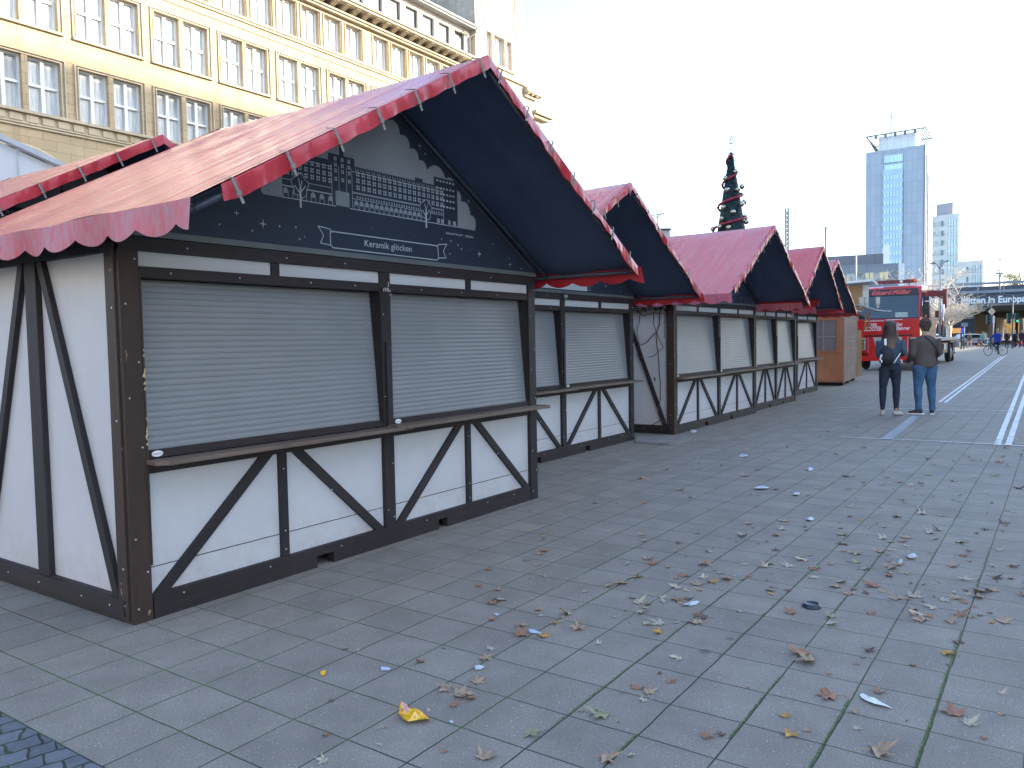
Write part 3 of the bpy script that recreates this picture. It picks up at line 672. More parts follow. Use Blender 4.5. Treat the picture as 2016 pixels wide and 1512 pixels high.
wm.box(wx(X0), wx(X1), 0, .45, 13.32, 14.58); wm.box(wx(X0), wx(X1), 0, .45, 16.87, 17.6)
opC = []
for gs in (-7.66, 2.72, 13.09, 23.46, 33.83):
    opC += [(gs+1.63*i, gs+1.63*i+1.22) for i in range(6)]
opC = [(a, b) for a, b in opC if a > X0 and b < X1]
row(opC, 18.1, 19.98); wm.box(wx(X0), wx(X1), 0, .45, 17.6, 18.1); wm.box(wx(X0), wx(X1), 0, .45, 19.98, 20.9)
# ground storey with round arches
wm.box(wx(X0), wx(X1), 0, .45, 9.9, 11.1)
ax = [13.6+7.04*k for k in range(-3, 5)]; xs = X0
for c in ax:
    wm.box(wx(xs), wx(c-2.2), 0, .45, 0, 9.9); r = 2.2; zc = 7.25
    arc = [(wx(c)+r*cos(pi*i/20), 0, zc+r*sin(pi*i/20)) for i in range(21)]
    wm.prism([(wx(c)+r, 0, 9.9)]+[(wx(c)-r, 0, 9.9)]+arc[::-1], (0, .45, 0)); xs = c+2.2
wm.box(wx(xs), wx(X1), 0, .45, 0, 9.9)
wm.box(wx(X0), wx(X0)+.4, .45, 14, 0, 20.9); wm.box(wx(X0), wx(X1), 13.6, 14, 0, 20.9)
wm.build('wall', M['stone'], bld)
tm = MB()
for zz in ((10.98, 11.1, .16), (10.56, 10.62, .06), (10.44, 10.5, .09)): tm.box(wx(X0), wx(X1), -zz[2], 0, zz[0], zz[1])
x = X0
while x < X1: tm.box(wx(x), wx(x)+.46, -.045, 0, 10.66, 10.94); x += .62
for c in ax:
    ps = [(wx(c)+2.42*cos(pi*i/20), -.07, 7.25+2.42*sin(pi*i/20)) for i in range(21)]
    tm.tube(ps, .11, 6)
tm.box(wx(X0), wx(X1), -.14, 0, 17.98, 18.1); tm.box(wx(X0), wx(X1), -.08, 0, 17.86, 17.98); tm.box(wx(X0), wx(X1), -.05, 0, 17.5, 17.6)
for x in pairs:                                            # moulded surrounds of the pairs
    for z0, z1 in ((11.1, 13.32), (14.58, 16.87)):
        a, b = wx(x)-.14, wx(x)+2.91
        tm.box(a-.05, a, -.07, 0, z0-.06, z1+.14); tm.box(b, b+.05, -.07, 0, z0-.06, z1+.14); tm.box(a, b, -.07, 0, z1+.09, z1+.14)
        tm.box(a+.09, a+.14, -.035, 0, z0, z1+.05); tm.box(b-.14, b-.09, -.035, 0, z0, z1+.05); tm.box(a+.14, b-.14, -.035, 0, z1, z1+.05)
        if z0 > 12: tm.box(a-.05, b+.05, -.13, 0, z0-.12, z0-.03)
for a, b in opC:
    tm.box(wx(a)-.12, wx(a)-.06, -.06, 0, 18.1, 20.05); tm.box(wx(b)+.06, wx(b)+.12, -.06, 0, 18.1, 20.05); tm.box(wx(a)-.06, wx(b)+.06, -.06, 0, 20.0, 20.05)
for gs in (22.85, 33.2, 12.5):
    tm.box(wx(gs)-.2, wx(gs)+.2, -.03, 0, 18.12, 20.0)
    for q in range(4): tm.box(wx(gs)-.11, wx(gs)+.11, -.07, -.03, 18.25+q*.43, 18.55+q*.43)
tm.build('stone_moulding', M['trim'], bld)
cm = MB()
cm.box(wx(X0), wx(X1)+.0, -.25, 0, 20.22, 20.34); cm.box(wx(X0), wx(X1), -.95, 0, 20.72, 20.86); cm.box(wx(X0), wx(X1), -1.05, 0, 20.86, 20.98); cm.box(wx(X0), wx(X1), -.35, 0, 20.34, 20.44)
x = X0
while x < X1-.3:
    cm.prism([(wx(x), 0, 20.44), (wx(x), -.45, 20.5), (wx(x), -.85, 20.66), (wx(x), -.85, 20.72), (wx(x), 0, 20.72)], (.3, 0, 0)); x += .815
cm.build('cornice', M['trim'], bld)
wm = MB(); opD = [(37.09+1.63*k, 37.09+1.63*k+1.15) for k in range(-27, 4)]; opD = [q for q in opD if q[0] > X0]
xs = X0
for a, b in opD: wm.box(wx(xs), wx(a), .25, .6, 21.3, 22.92); xs = b
wm.box(wx(xs), wx(X1), .25, .6, 21.3, 22.92); wm.box(wx(X0), wx(X1), .25, .6, 20.9, 21.3); wm.box(wx(X0), wx(X1), .25, .6, 22.92, 23.35)
wm.build('attic_wall', M['attic'], bld)
rm = MB(); rm.prism([(wx(X0), -.25, 23.35), (wx(X0), .0, 23.5), (wx(X0), 7, 28.8), (wx(X0), 13.8, 23.5), (wx(X0), 13.8, 23.35)], (X1-X0, 0, 0)); rm.build('roof', M['slate'], bld)
gt = MB(); gt.tube([(wx(X0), -.35, 23.48), (wx(X1), -.35, 23.48)], .09, 8); gt.box(wx(X0), wx(X1), -.3, .25, 23.3, 23.36)
gt.tube([(wx(X1)-.1, -.35, 23.45), (wx(X1)-.15, -.3, 23.1), (wx(X1)-.35, .15, 22.8), (wx(X1)-.35, .15, 21)], .07, 8); gt.tube([(wx(X1)-1.2, .1, 23.0), (wx(X1)-.5, .1, 22.95)], .06, 8); gt.build('gutter', mk('zinc_gutter', (.24, .25, .26), .5, .1), bld)
def win_proto(w_, h_, cross):
    m1 = MB(); m1.quad((.0, .30, .0), (w_, .30, 0), (w_, .30, h_), (0, .30, h_)); me1 = m1.mesh('pane', M['curtain'])
    m2 = MB(); f = .075
    m2.box(0, w_, .2, .298, 0, f); m2.box(0, w_, .2, .298, h_-f, h_); m2.box(0, f, .2, .298, f, h_-f); m2.box(w_-f, w_, .2, .298, f, h_-f)
    if cross:
        m2.box(w_/2-.07, w_/2+.07, .18, .298, f, h_-f); m2.box(f, w_/2-.07, .19, .298, h_*.49, h_*.49+.10); m2.box(w_/2+.07, w_-f, .19, .298, h_*.49, h_*.49+.10)
    else: m2.box(w_*.5-.04, w_*.5+.04, .2, .298, f, h_-f)
    return me1, m2.mesh('sash_frame', M['white_frame'])
def put_win(par, protos, x, y, z, rz=0):
    a = bpy.data.objects.new('window', protos[0]); COL.objects.link(a); a.parent = par; a.location = (x, y, z); a.rotation_euler.z = rz
    b = bpy.data.objects.new('sash_frame', protos[1]); COL.objects.link(b); b.parent = a
pA = win_proto(1.27, 2.22, True); pB = win_proto(1.27, 2.29, True); pC = win_proto(1.22, 1.88, False); pD = win_proto(1.15, 1.62, False)
for a, b in opA:
    if a > 8: put_win(bld, pA, wx(a), 0, 11.1); put_win(bld, pB, wx(a), 0, 14.58)
for a, b in opC:
    if a > 20: put_win(bld, pC, wx(a), 0, 18.1)
for a, b in opD:
    if a > 30: put_win(bld, pD, wx(a), .25, 21.3)
dg_ = MB(); dg_.quad((wx(X0)+.5, .4, .1), (wx(X1)-.1, .4, .1), (wx(X1)-.1, .4, 9.8), (wx(X0)+.5, .4, 9.8)); dg_.box(wx(X0)+.5, wx(X1)-.1, .42, .44, 10, 23); dg_.build('shaded_glazing', M['glass'], bld, fix=False)
# corner tower of the same stone
tw = empty('stone_tower', (43.9, Y0, 0), 0, 'tall limestone corner tower at the right end of the sandstone building', 'tower')
wm = MB(); ops = [(1.35, 2.0), (2.25, 3.6), (3.85, 4.5)]
for z0, z1 in ((21.65, 23.75), (27.5, 29.6)):
    xs = 0
    for a, b in ops: wm.box(xs, a, -.12, .4, z0, z1); xs = b
    wm.box(xs, 6.0, -.12, .4, z0, z1)
wm.box(0, 6, -.12, .4, 0, 21.65); wm.box(0, 6, -.12, .4, 23.75, 27.5); wm.box(0, 6, -.12, .4, 29.6, 38)
wm.box(0, .4, .4, 8, 0, 38); wm.box(5.6, 6, .4, 8, 0, 38); wm.box(0, 6, 7.6, 8, 0, 38)
for x in (1.0, 5.0): wm.box(x-.05, x+.05, -.18, -.12, 24.2, 37)
wm.build('wall', M['towerstone'], tw)
cm = MB(); cm.box(-.0, 6.15, -.3, 0, 20.95, 21.3); cm.box(1.1, 4.75, -.28, -.12, 21.45, 21.6)
cm.box(6.0, 7.35, -.1, 9, 0, 20.2); cm.box(6.0, 7.0, .3, 9, 20.9, 21.9); cm.box(6.0, 7.9, -.5, 9, 20.62, 20.9); cm.box(6.0, 7.65, -.3, 9, 20.2, 20.4); cm.box(6, 8.1, -.6, 9, 20.5, 20.62)
cm.box(7.35, 8.7, .6, 12, 0, 18.6); cm.box(7.35, 9.9, -.4, 12, 19.25, 19.5); cm.box(7.35, 9.6, -.2, 12, 19.0, 19.15); cm.box(7.35, 9.0, .2, 12, 18.6, 19.25)
y = -.2
while y < 8: cm.box(7.35, 7.75, y, y+.25, 20.4, 20.5); cm.box(9.0, 9.6, y, y+.3, 19.12, 19.25); y += .75
x = 6.05
while x < 7.3: cm.box(x, x+.25, -.5, -.1, 20.4, 20.5); x += .6
cm.build('cornice', M['trim'], tw)
for z in (21.65, 27.5):
    for a, b in ops:
        pr = win_proto(b-a, 2.1, False); put_win(tw, pr, a, -.05, z)
wm = MB(); wm.box(.5, 5.5, .45, .5, 1, 37); wm.build('shaded_glazing', M['glass'], tw)
# wall bracket on the stone front
hk = MB(); p = Vector((20.4, Y0-.03, 17.35)); 
# ------------------------------------------------------------------ department stores on the other side of the square, out of frame, that shade it
def block(name, x0, x1, y0, y1, h, label, mat, floors, ground=4.5):
    e = empty(name, ((x0+x1)/2, (y0+y1)/2, 0), 0, label, 'building')
    cx, cy = (x0+x1)/2, (y0+y1)/2; m = MB(); m.box(x0-cx, x1-cx, y0-cy, y1-cy, 0, h); m.build('wall', mat, e)
    m = MB(); fh = (h-ground-1)/floors
    for k in range(floors):
        z = ground+k*fh+fh*.3; m.box(x0-cx+1, x1-cx-1, y1-cy, y1-cy+.05, z, z+fh*.5)
    m.box(x0-cx+1, x1-cx-1, y1-cy, y1-cy+.05, .4, ground-.8); m.build('window_band', M['glass'], e)
    m = MB(); m.box(x0-cx-.3, x1-cx+.3, y0-cy-.3, y1-cy+.4, h, h+.5); m.build('roof_edge', M['trim'], e); return e
M['pale_wall'] = mk('pale_store_front', (.50, .48, .45), .8, .12, .4)
block('department_store', 5, 108, -70, -45, 46.2, 'tall pale department store on the shaded side of the square', M['pale_wall'], 8)
block('west_skylight_blocker', -85, -55, -60, 80, 30, 'unseen pale building added behind the camera to cut west skylight', M['pale_wall'], 6)  # unseen block added to dim the sky on the huts' left sides
block('shopping_arcade', 109, 150, -65, -45, 20.5, 'low shopping arcade beside the railway bridge', M['pale_wall'], 2)

# ------------------------------------------------------------------ far office towers
def face_frame(px0, d0, px1, d1):
    a, b = base(px0, d0), base(px1, d1); return a, b, (b-a).length, (b-a).normalized()
def panel_mat(name, c, bw, bh, var=.06, rough=.45, jc=.75, metal=0, spec=.5):
    t = NT(name); xyz = t.sep(t.coord()); cmb = t.n('ShaderNodeCombineXYZ'); t.link(t.math('ADD', xyz[0], xyz[1]), cmb.inputs[0]); t.link(xyz[2], cmb.inputs[1])
    br = t.n('ShaderNodeTexBrick', offset=0.0); t.link(cmb.outputs[0], br.inputs['Vector']); br.inputs['Scale'].default_value = 1
    br.inputs['Brick Width'].default_value = bw; br.inputs['Row Height'].default_value = bh; br.inputs['Mortar Size'].default_value = .05; br.inputs['Mortar Smooth'].default_value = .1
    br.inputs['Color1'].default_value = tuple(x*(1-var) for x in c)+(1,); br.inputs['Color2'].default_value = tuple(x*(1+var) for x in c)+(1,)
    br.inputs['Mortar'].default_value = tuple(x*jc for x in c)+(1,); t.col(br.outputs['Color']); t.set(rough, metal, spec); return t.mat
M['tower_panel'] = panel_mat('blue_grey_cladding', (.30, .345, .40), 1.5, 3.3)
M['tower_glass'] = panel_mat('pale_blue_glazing', (.42, .58, .72), 1.15, 3.3, .08, .2, .6, 0, .8)
M['spandrel'] = mk('light_blue_spandrel', (.33, .46, .62), .3, .06, .4)
M['white_clad'] = panel_mat('white_cladding', (.62, .64, .66), 2.0, 3.3, .05, .5, .7)
M['canopy'] = mk('grey_canopy_louvre', (.12, .13, .15), .5, .1, 1)
M['louvre'] = mk('white_louvre', (.72, .73, .74), .5, .05, 1)
M['mullion'] = mk('dark_mullion', (.12, .17, .23), .5, .1)
def oriented(name, a, ex, label, cat):
    return empty(name, a, math.atan2(ex.y, ex.x), label, cat)
a, b, L, ex = face_frame(1703, 259.6, 1815.5, 250)
rt = oriented('office_tower', a, ex, 'grey high rise with pale blue window strip, flared white rooftop canopy and mast', 'tower block')
H = zat(1815, 292, 250)+.4; Dp = 16
# local axes: x along the shaded face, -y towards the square
m = MB(); m.box(0, L*.30, 0, Dp, 0, H); m.box(L*.665, L, 0, Dp, 0, H); m.box(L*.30, L*.665, .15, Dp, 0, H); m.build('wall', M['tower_panel'], rt)
z0 = zat(1760, 540, 253); z1 = zat(1760, 342, 253); n = 12; fh = (z1-z0)/n
m = MB(); m.box(L*.305, L*.655, -.35, .14, 0, z1+1.2); m.build('glazed_bay', M['spandrel'], rt)
for k in range(n+7):
    z = z1-(k+1)*fh+fh*.25
    if z < 2: break
    m = MB(); m.box(L*.315, L*.648, -.42, -.36, z, z+fh*.52); wo_ = m.build('window_band', M['tower_glass'], rt)
    m = MB()
    for q in range(7): m.box(L*(.315+.333*q/6)-.06, L*(.315+.333*q/6)+.06, -.5, -.42, z, z+fh*.52)
    m.build('mullion', M['mullion'], wo_)
for z, hh in ((zat(1760, 320, 253), 2.2), (zat(1760, 334.5, 253), 1.6)):
    m = MB(); m.box(L*.33, L*.648, -.1, .1, z-.1, z+hh); wo_ = m.build('window_band', M['tower_glass'], rt)
m = MB(); m.box(L, L+.5, 0, 16, 0, H+.1)
for k in range(18): m.box(L+.5, L+.62, 6.5, 15.5, 2+k*3.2, 3.6+k*3.2)
m.build('side_wall', panel_mat('pale_side_cladding', (.17, .18, .20), 2.0, 3.3, .08, .5, .6), rt)
m = MB(); m.box(L+.5, L+.75, 1.2, 2.2, 0, H-3); m.box(L+.5, L+.9, 3.4, 4.0, 0, H-8); m.box(L+.5, L+1.0, 4.2, 5.6, H-14, H-9); m.build('side_fin', M['mullion'], rt)
H2 = H+5.6
m = MB(); m.box(L*.2, L*.84, 2, 14, H, H2-.8); m.build('penthouse', M['white_clad'], rt)
m = MB(); rim = [(.2, -.4, H+4.9), (L+.4, -.4, H+5.1), (L+.4, 16, H+5.1), (.2, 16, H+4.9)]
for p, q in zip(rim, rim[1:]+rim[:1]): m.tube([p, q], .22, 6)
for k in range(9):
    t_ = k/8
    for (p, q, lo0, lo1) in ((rim[3], rim[0], (L*.15, 14, H+.3), (L*.15, 2, H+.3)), (rim[1], rim[2], (L*.9, 2, H+.3), (L*.9, 14, H+.3))):
        A = Vector(lo0).lerp(Vector(p), t_); B = Vector(lo1).lerp(Vector(q), t_); m.beam(A, B, .34, .08, (0, 0, 1))
for q in range(7):
    x = .2+(L+.2)*q/6; xi = min(max(x, L*.2), L*.84); m.beam((x, -.4, H+5), (xi, 2, H+4.6), .22, .15, (0, 0, 1))
    if 0 < q < 6: m.box(x-.4, x+.4, -.5, .6, H+4.0, H+4.9)
m.build('rooftop_canopy', M['canopy'], rt)
m = MB(); mx = L*.36; zt = zat(1746, 185, 254); m.tube([(mx, 8, H2-1), (mx, 8, (H2+zt)/2)], .22, 6); m.tube([(mx, 8, (H2+zt)/2), (mx, 8, zt)], .09, 6); m.tube([(mx, 8, zt-6.5), (mx, 8, zt-4.5)], .25, 6); m.build('mast', M['canopy'], rt)
def slab_block(name, px0, d0, px1, d1, dep, pytop, label, mats, nfl, side=None, z_first=None):
    a, b, L, ex = face_frame(px0, d0, px1, d1); e = oriented(name, a, ex, label, 'office block'); H = zat(px1, pytop, d1)
    m = MB(); m.box(0, L, 0, dep, 0, H); m.build('wall', mats[0], e); fh = 3.55
    for k in range(nfl):
        z = H-1.6-(k+1)*fh+1.2
        if z < 3: break
        m = MB(); m.box(L*.02, L*.46, -.12, -.02, z, z+1.7, 1); m.box(L*.56, L*.98, -.12, -.02, z-.6, z+2.3, 0); wd = m.build('window_band', [mats[1], mats[2]], e)
        m = MB(); m.box(L*.36, L*.42, -.3, -.12, z-.1, z+1.8)
        for q in range(4): m.box(L*(.6+.1*q), L*(.6+.1*q)+.12, -.22, -.12, z-.6, z+2.3)
        m.build('mullion', M['mullion'], wd)
    m = MB()
    for k in range(nfl): m.box(L, L+.3, 1, dep-1, H-1.6-(k+1)*fh+.6, H-1.6-(k+1)*fh+2.8)
    m.build('side_glazing', mats[1], e); return e, L, H
M['pale_glass'] = panel_mat('pale_green_glazing', (.42, .52, .54), 1.4, 3.5, .12, .2, .8, 0, .8)
M['grey_glass'] = panel_mat('grey_glazing', (.26, .29, .29), 1.2, 3.5, .25, .2, .8, 0, .8)
M['pale_panel'] = panel_mat('pale_panelled_wall', (.50, .50, .49), 2.6, 3.5, .05, .6, .85)
e, L, Hs = slab_block('office_slab', 1833, 300, 1886, 292, 22, 421, 'pale slab block with glazed right half behind the grey high rise', [M['pale_panel'], M['pale_glass'], M['grey_glass']], 14)
m = MB(); m.box(L*.0, L*.62, 3, 14, Hs, zat(1850, 399, 295)); m.build('plant_room', mk('mauve_grey_plant_room', (.30, .29, .31), .7, .05), e)
m = MB(); m.tube([(L*.98, 5, Hs), (L*.98, 5, Hs+4)], .1, 6); m.tube([(L*.86, 9, Hs), (L*.86, 9, Hs+2.5)], .1, 6); m.build('antenna', M['steel'], e)
e, L, Hs = slab_block('glass_office', 1884, 290, 1934, 284, 25, 512, 'low glass fronted office block behind the white painted trees', [M['pale_panel'], M['pale_glass'], M['pale_glass']], 7)
m = MB(); m.tube([(L, 3, Hs), (L, 3, Hs+1.6)], .08, 6); m.tube([(L-1, 3, Hs+.6), (L+1.5, 3, Hs+.6)], .06, 6); m.tube([(1, 3, Hs), (1, 3, Hs+1.6)], .06, 6); m.build('antenna', M['steel'], e)
# low grey building in front of the tower
M['grey_clad'] = panel_mat('grey_panel_cladding', (.20, .225, .25), 2.6, 1.2, .05, .5, .8)
M['grey_box'] = panel_mat('brown_grey_cladding', (.165, .16, .175), 3.2, 9, .04, .6, .8)
def px_of(P):
    d = Vector(P)-CAM; return 1008+FPX*d.dot(RIGHT)/d.dot(FWD)
best = None
for i in range(80):
    d0 = 95+i; a, b, L, ex = face_frame(1600, d0, 1768, 120); nn = Vector((-ex.y, ex.x, 0)); q = abs(px_of(b+ex*.8+nn*20)-1779)
    if best is None or q < best[0]: best = (q, d0)
a, b, L, ex = face_frame(1600, best[1], 1768, 120)
e = oriented('grey_pavilion', a, ex, 'low grey clad building with a window strip standing before the high rise', 'building'); Hh = zat(1768, 516, 118)
m = MB(); m.box(0, L, 0, 20, 0, Hh); m.build('wall', M['grey_clad'], e)
m = MB(); m.box(0, L*.83, 4, 16, Hh, zat(1735, 494, 120)); m.build('upper_storey', M['grey_box'], e)
m = MB(); m.box(L*.83, L*.835+.8, 3.2, 17, Hh+.0, zat(1735, 478, 120)-.1); m.build('roof_fin', M['louvre'], e)
m = MB(); m.box(L, L+.8, -.3, 20, 0, Hh-.1); m.build('end_wall', mk('white_end_wall', (.7, .7, .69), .6, .05), e)
zb0, zb1 = zat(1700, 552, 121), zat(1700, 537, 121)
t = NT('lit_office_strip'); vv = t.noise(t.coord((.35, .35, .35)), 1.5, 1)
t.col(t.ramp(vv, [(.4, (.10, .13, .15)), (.5, (.36, .40, .38)), (.6, (.62, .55, .32))])); t.set(.15, spec=.7); M['strip_win'] = t.mat
m = MB()
for k in range(16):
    x = L*.02+k*L*.0545
    m.box(x, x+L*.047, -.06, .02, zb0, zb1, 0)
wn = m.build('window_band', M['strip_win'], e)
m = MB(); m.tube([(L*.52, -1.5, 0), (L*.52, -1.5, zat(1682, 497, 121))], .09, 6); m.build('flag_pole', M['louvre'], e)
# small cabin top far behind the second hut
p = base(1313, 70); e = empty('far_roof_box', p, YAW-pi/2, 'small pale roof box just visible between the second and third hut roofs', 'building')
m = MB(); zz = zat(1313, 455, 70); m.box(-1.2, .35, 0, 3, 0, zz); m.build('wall', M['pale_panel'], e); m = MB(); m.box(-1.3, .42, -.1, 3.1, zz, zz+.18); m.build('roof_edge', M['slate'], e)
p = base(1297, 62); e = empty('roof_aerial', p, YAW-pi/2, 'thin metal aerial with short arm sticking up behind the second hut roof', 'aerial')
m = MB(); zz = zat(1297, 424, 62); m.tube([(0, 0, 0), (0, 0, zz)], .05, 6); m.tube([(-.5, 0, zz-.1), (.6, 0, zz+.1)], .05, 6); m.tube([(-.3, 0, zz-.35), (.3, 0, zz+.0)], .04, 6); m.build('aerial_rod', M['steel'], e)

# ------------------------------------------------------------------ railway bridge
BX = 124.0
def atX(px, py, X): d = ray(px, py); return CAM+d*((X-CAM.x)/d.x)
yl = atX(1812, 600, BX).y; yr = atX(2016, 600, BX).y-30
e = empty('railway_bridge', (BX, 0, 0), 0, 'wide dark railway bridge lettered mitten in Europa across the end of the square', 'bridge')
def bz(py): return atX(1970, py, BX).z
M['girder'] = mk('blue_grey_girder', (.06, .075, .10), .5, .12, .5); M['rail'] = mk('light_grey_rail', (.22, .25, .29), .5, .08, .5)
M['soffit'] = mk('brown_concrete_soffit', (.22, .20, .18), .8, .12, .3); M['dark_soffit'] = mk('dark_ceiling', (.03, .036, .045), .9, .2, .2)  # one even dark tone for the underside and abutments
m = MB(); m.box(0, .6, yr, yl, bz(600), bz(578)); m.build('girder', M['girder'], e)
m = MB(); m.prism([(-.1, yr, bz(599)), (-.1, yr, bz(601)), (2.0, yr, bz(612)), (70, yr, bz(612)), (70, yr, bz(599))], (0, yl-yr, 0)); m.build('concrete_soffit', M['soffit'], e)
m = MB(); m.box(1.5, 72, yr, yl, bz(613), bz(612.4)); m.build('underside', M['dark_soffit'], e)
m = MB()
for py, h_ in ((573, 5), (556.5, 5)): m.box(-.3, .2, yr, yl, bz(py+h_/2), bz(py-h_/2))
for k in range(20):
    y = yl-1-k*3.0
    if y > yr: m.box(-.1, .1, y-.05, y+.05, bz(580), bz(556))
m.build('parapet_rail', M['rail'], e)
m = MB(); m.box(3, 5, yr, yl, bz(578), bz(560)); m.box(0, 60, yr, yl, bz(579), bz(578)); m.build('track_deck', M['girder'], e)
m = MB(); m.box(2, 70, yl-6.5, yl, 0, bz(612)); 
ypl = atX(1905, 650, BX+40).y
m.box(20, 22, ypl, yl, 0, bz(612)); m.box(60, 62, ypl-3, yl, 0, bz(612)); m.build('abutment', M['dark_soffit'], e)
for yy in (atX(1960, 650, BX+25).y, atX(2002, 650, BX+25).y, atX(2090, 650, BX+25).y):
    m = MB(); m.box(24, 24.6, yy-.2, yy+.2, 0, bz(612)); m.build('steel_column', M['girder'], e)
m = MB(); ez = bz(595.5)
# lettering reads from the square: text runs towards -Y
x_e = atX(1964.5, 590, BX).y; scale = 3.0
hgt = (bz(581.5)-bz(594.5))/.70
def tw_(q): vs_, _f = text_mesh(q, hgt, depth=.02, bold=.045); return max(v[0] for v in vs_)
eu = tw_('Europa'); full_ = tw_('ESSEN  Mitten in Europa'); sxx = (atX(1965, 590, BX).y-atX(2021, 590, BX).y)/eu; o0 = x_e+(full_-eu)*sxx; pre_ = ''
for wd_ in ('ESSEN', 'Mitten', 'in', 'Europa'):
    x_off = full_-tw_('ESSEN  Mitten in Europa'[len(pre_):])
    m = MB(); put_text(m, wd_, hgt, (-.02, o0-x_off*sxx, ez), (0, -1, 0), (0, 0, 1), 0, width=tw_(wd_)*sxx, depth=.02, bold=.045); m.build('bridge_lettering', M['white_paint'], e)
    pre_ += wd_+('  ' if wd_ == 'ESSEN' else ' ')
# pole with signal heads standing on the bridge
p = atX(1966, 575, BX-1.2); e = empty('signal_mast', (BX+.8, p.y, bz(578)), 0, 'grey signal mast with round heads rising from the railway bridge deck', 'mast')
m = MB(); zt = bz(506)-bz(578); m.tube([(0, 0, 0), (0, 0, bz(540)-bz(578))], .13, 6); m.build('mast_pole', M['rail'], e)
m = MB(); zc = bz(542)-bz(578); m.ball((0, 0, zc), (.18, .22, .2)); m.box(-.1, .1, -.45, .45, zc+.2, zc+.45); m.tube([(0, 0, zc), (0, 0, zt)], .03, 5); m.ball((0, 0, zt-.3), .16); m.ball((0, 0, zt), .13); m.ball((0, .1, bz(531)-bz(578)), .15); m.ball((0, .1, bz(536)-bz(578)), .12); m.build('signal_head', M['rail'], e)
# sunlit things beyond the bridge
M['sunny_wall'] = mk('pale_sunlit_shopfront', (.45, .42, .38), .8, .35, .4); M['autumn'] = mk('autumn_foliage', (.42, .24, .05), .9, .35, 2)
def beyond(name, px0, px1, d, py0, label, mat, cat, dep=8):
    a, b = base(px0, d), base(px1, d); e = oriented(name, a, (b-a).normalized(), label, cat); Lw = (b-a).length; h_ = zat((px0+px1)/2, py0, d)
    m = MB(); m.box(0, Lw, 0, dep, 0, h_); m.build('wall', mat, e)
    m = MB(); k = max(2, int(Lw/2.2))
    for i in range(k): m.box(Lw*(i+.15)/k, Lw*(i+.75)/k, -.08, .02, .4, 2.6); m.box(Lw*(i+.2)/k, Lw*(i+.7)/k, -.08, .02, 3.4, h_-.6)
    m.build('window', M['glass'], e); m = MB(); m.box(-.1, Lw+.1, -.4, dep, h_, h_+.3); m.build('roof_edge', M['louvre'], e); return e
beyond('shop_front', 1900, 1958, 235, 625, 'pale shop building glimpsed under the left part of the bridge', M['sunny_wall'], 'building')
beyond('shop_front', 1955, 2100, 255, 600, 'ochre street building glimpsed under the right part of the bridge', mk('ochre_sunlit_front', (.52, .40, .24), .8, .3, .5), 'building')

# ------------------------------------------------------------------ masts and street lamps behind the huts
p = base(1549.5, 75); e = empty('lattice_mast', p, YAW-pi/2, 'dark steel lattice mast rising behind the fourth hut', 'mast')
m = MB(); zt = zat(1549, 412, 75); q = .11
for sx in (-q, q):
    for sy in (-q, q): m.tube([(sx, sy, 0), (sx, sy, zt)], .045, 5)
k = 0; z = 0
while z < zt-.4: m.tube([(-q, -q, z), (q, -q, z+.4)], .026, 4); m.tube([(q, -q, z), (-q, -q, z+.4)], .026, 4); m.tube([(q, -q, z), (q, q, z+.4)], .016, 4); z += .4
m.build('lattice', mk('weathered_mast_steel', (.07, .065, .065), .6, .2), e)
p = base(1625, 60); e = empty('light_curtain_pole', p, YAW-pi/2, 'pole with a slanted bar of hanging light strings above the fourth hut', 'lamp post')
m = MB(); zt = zat(1625, 448, 60); m.tube([(0, 0, 0), (0, 0, zt)], .07, 6); m.tube([(-.35, 0, zt+.25), (.33, 0, zt-.25)], .035, 6); m.build('pole', M['steel'], e)
m = MB()
for k in range(8):
    x = -.33+k*.09; z = zt+.23-.07*k; m.tube([(x, 0, z), (x+.01, 0, z-(.35, .8, .5, .9, .4, .7, .9, .45)[k])], .017, 4)
m.build('light_string', M['louvre'], e)
p = base(1850, 60); e = empty('street_lamp', p, YAW-pi/2, 'double armed grey street lamp between truck and white trees', 'street lamp')
m = MB(); zt = zat(1850, 518, 60); m.tube([(0, 0, 0), (0, 0, zt)], [.1, .06], 8); m.tube([(0, 0, zt-.6), (-.25, 0, zt-.1), (-.7, 0, zt+.02)], .035, 6); m.tube([(0, 0, zt-.5), (.25, 0, zt+.05), (.5, 0, zt+.12)], .035, 6); m.build('pole', M['steel'], e)
m = MB(); m.prism([(-.35, -.12, zt-.05), (-.6, -.15, zt+.04), (-.85, -.12, zt+.0), (-.6, -.1, zt-.06)], (0, .3, 0)); m.build('lamp_head', mk('grey_lamp_head', (.14, .16, .2), .4), e)
m = MB(); m.prism([(.2, -.12, zt+.05), (.42, -.15, zt+.16), (.65, -.12, zt+.12), (.4, -.1, zt+.05)], (0, .3, 0)); m.build('lamp_head', mk('grey_lamp_head', (.14, .16, .2), .4), e)

# ------------------------------------------------------------------ christmas tree
CD = 40.0
p = base(1440.5, CD); e = empty('christmas_tree', p, YAW-pi/2, 'slim dark christmas tree with red garland and silver baubles above the third hut roof', 'christmas tree')
zt = zat(1440, 303, CD); rr = random.Random(11)
M['needle'] = mk('dark_green_needles', (.010, .030, .035), .8, .5, 9); M['tinsel'] = mk('red_tinsel_garland', (.30, .012, .03), .5, .3, 40)
t = NT('silver_bauble'); t.col((.42, .40, .32)); t.set(.16, 1.0); M['bauble'] = t.mat
m = MB(); m.tube([(0, 0, 0), (0, 0, zt-.1)], [.16, .03], 8); m.build('trunk', M['timber'], e)
def trad(z): return .08+.2*(zt-z)+.03*sin(z*3.1)
m = MB(); z = .6
vs = []; fs = []
m.tube([(0, 0, .5), (0, 0, zt*.5), (0, 0, zt-.05)], [trad(.5)*.82, trad(zt*.5)*.82, .07], 16)
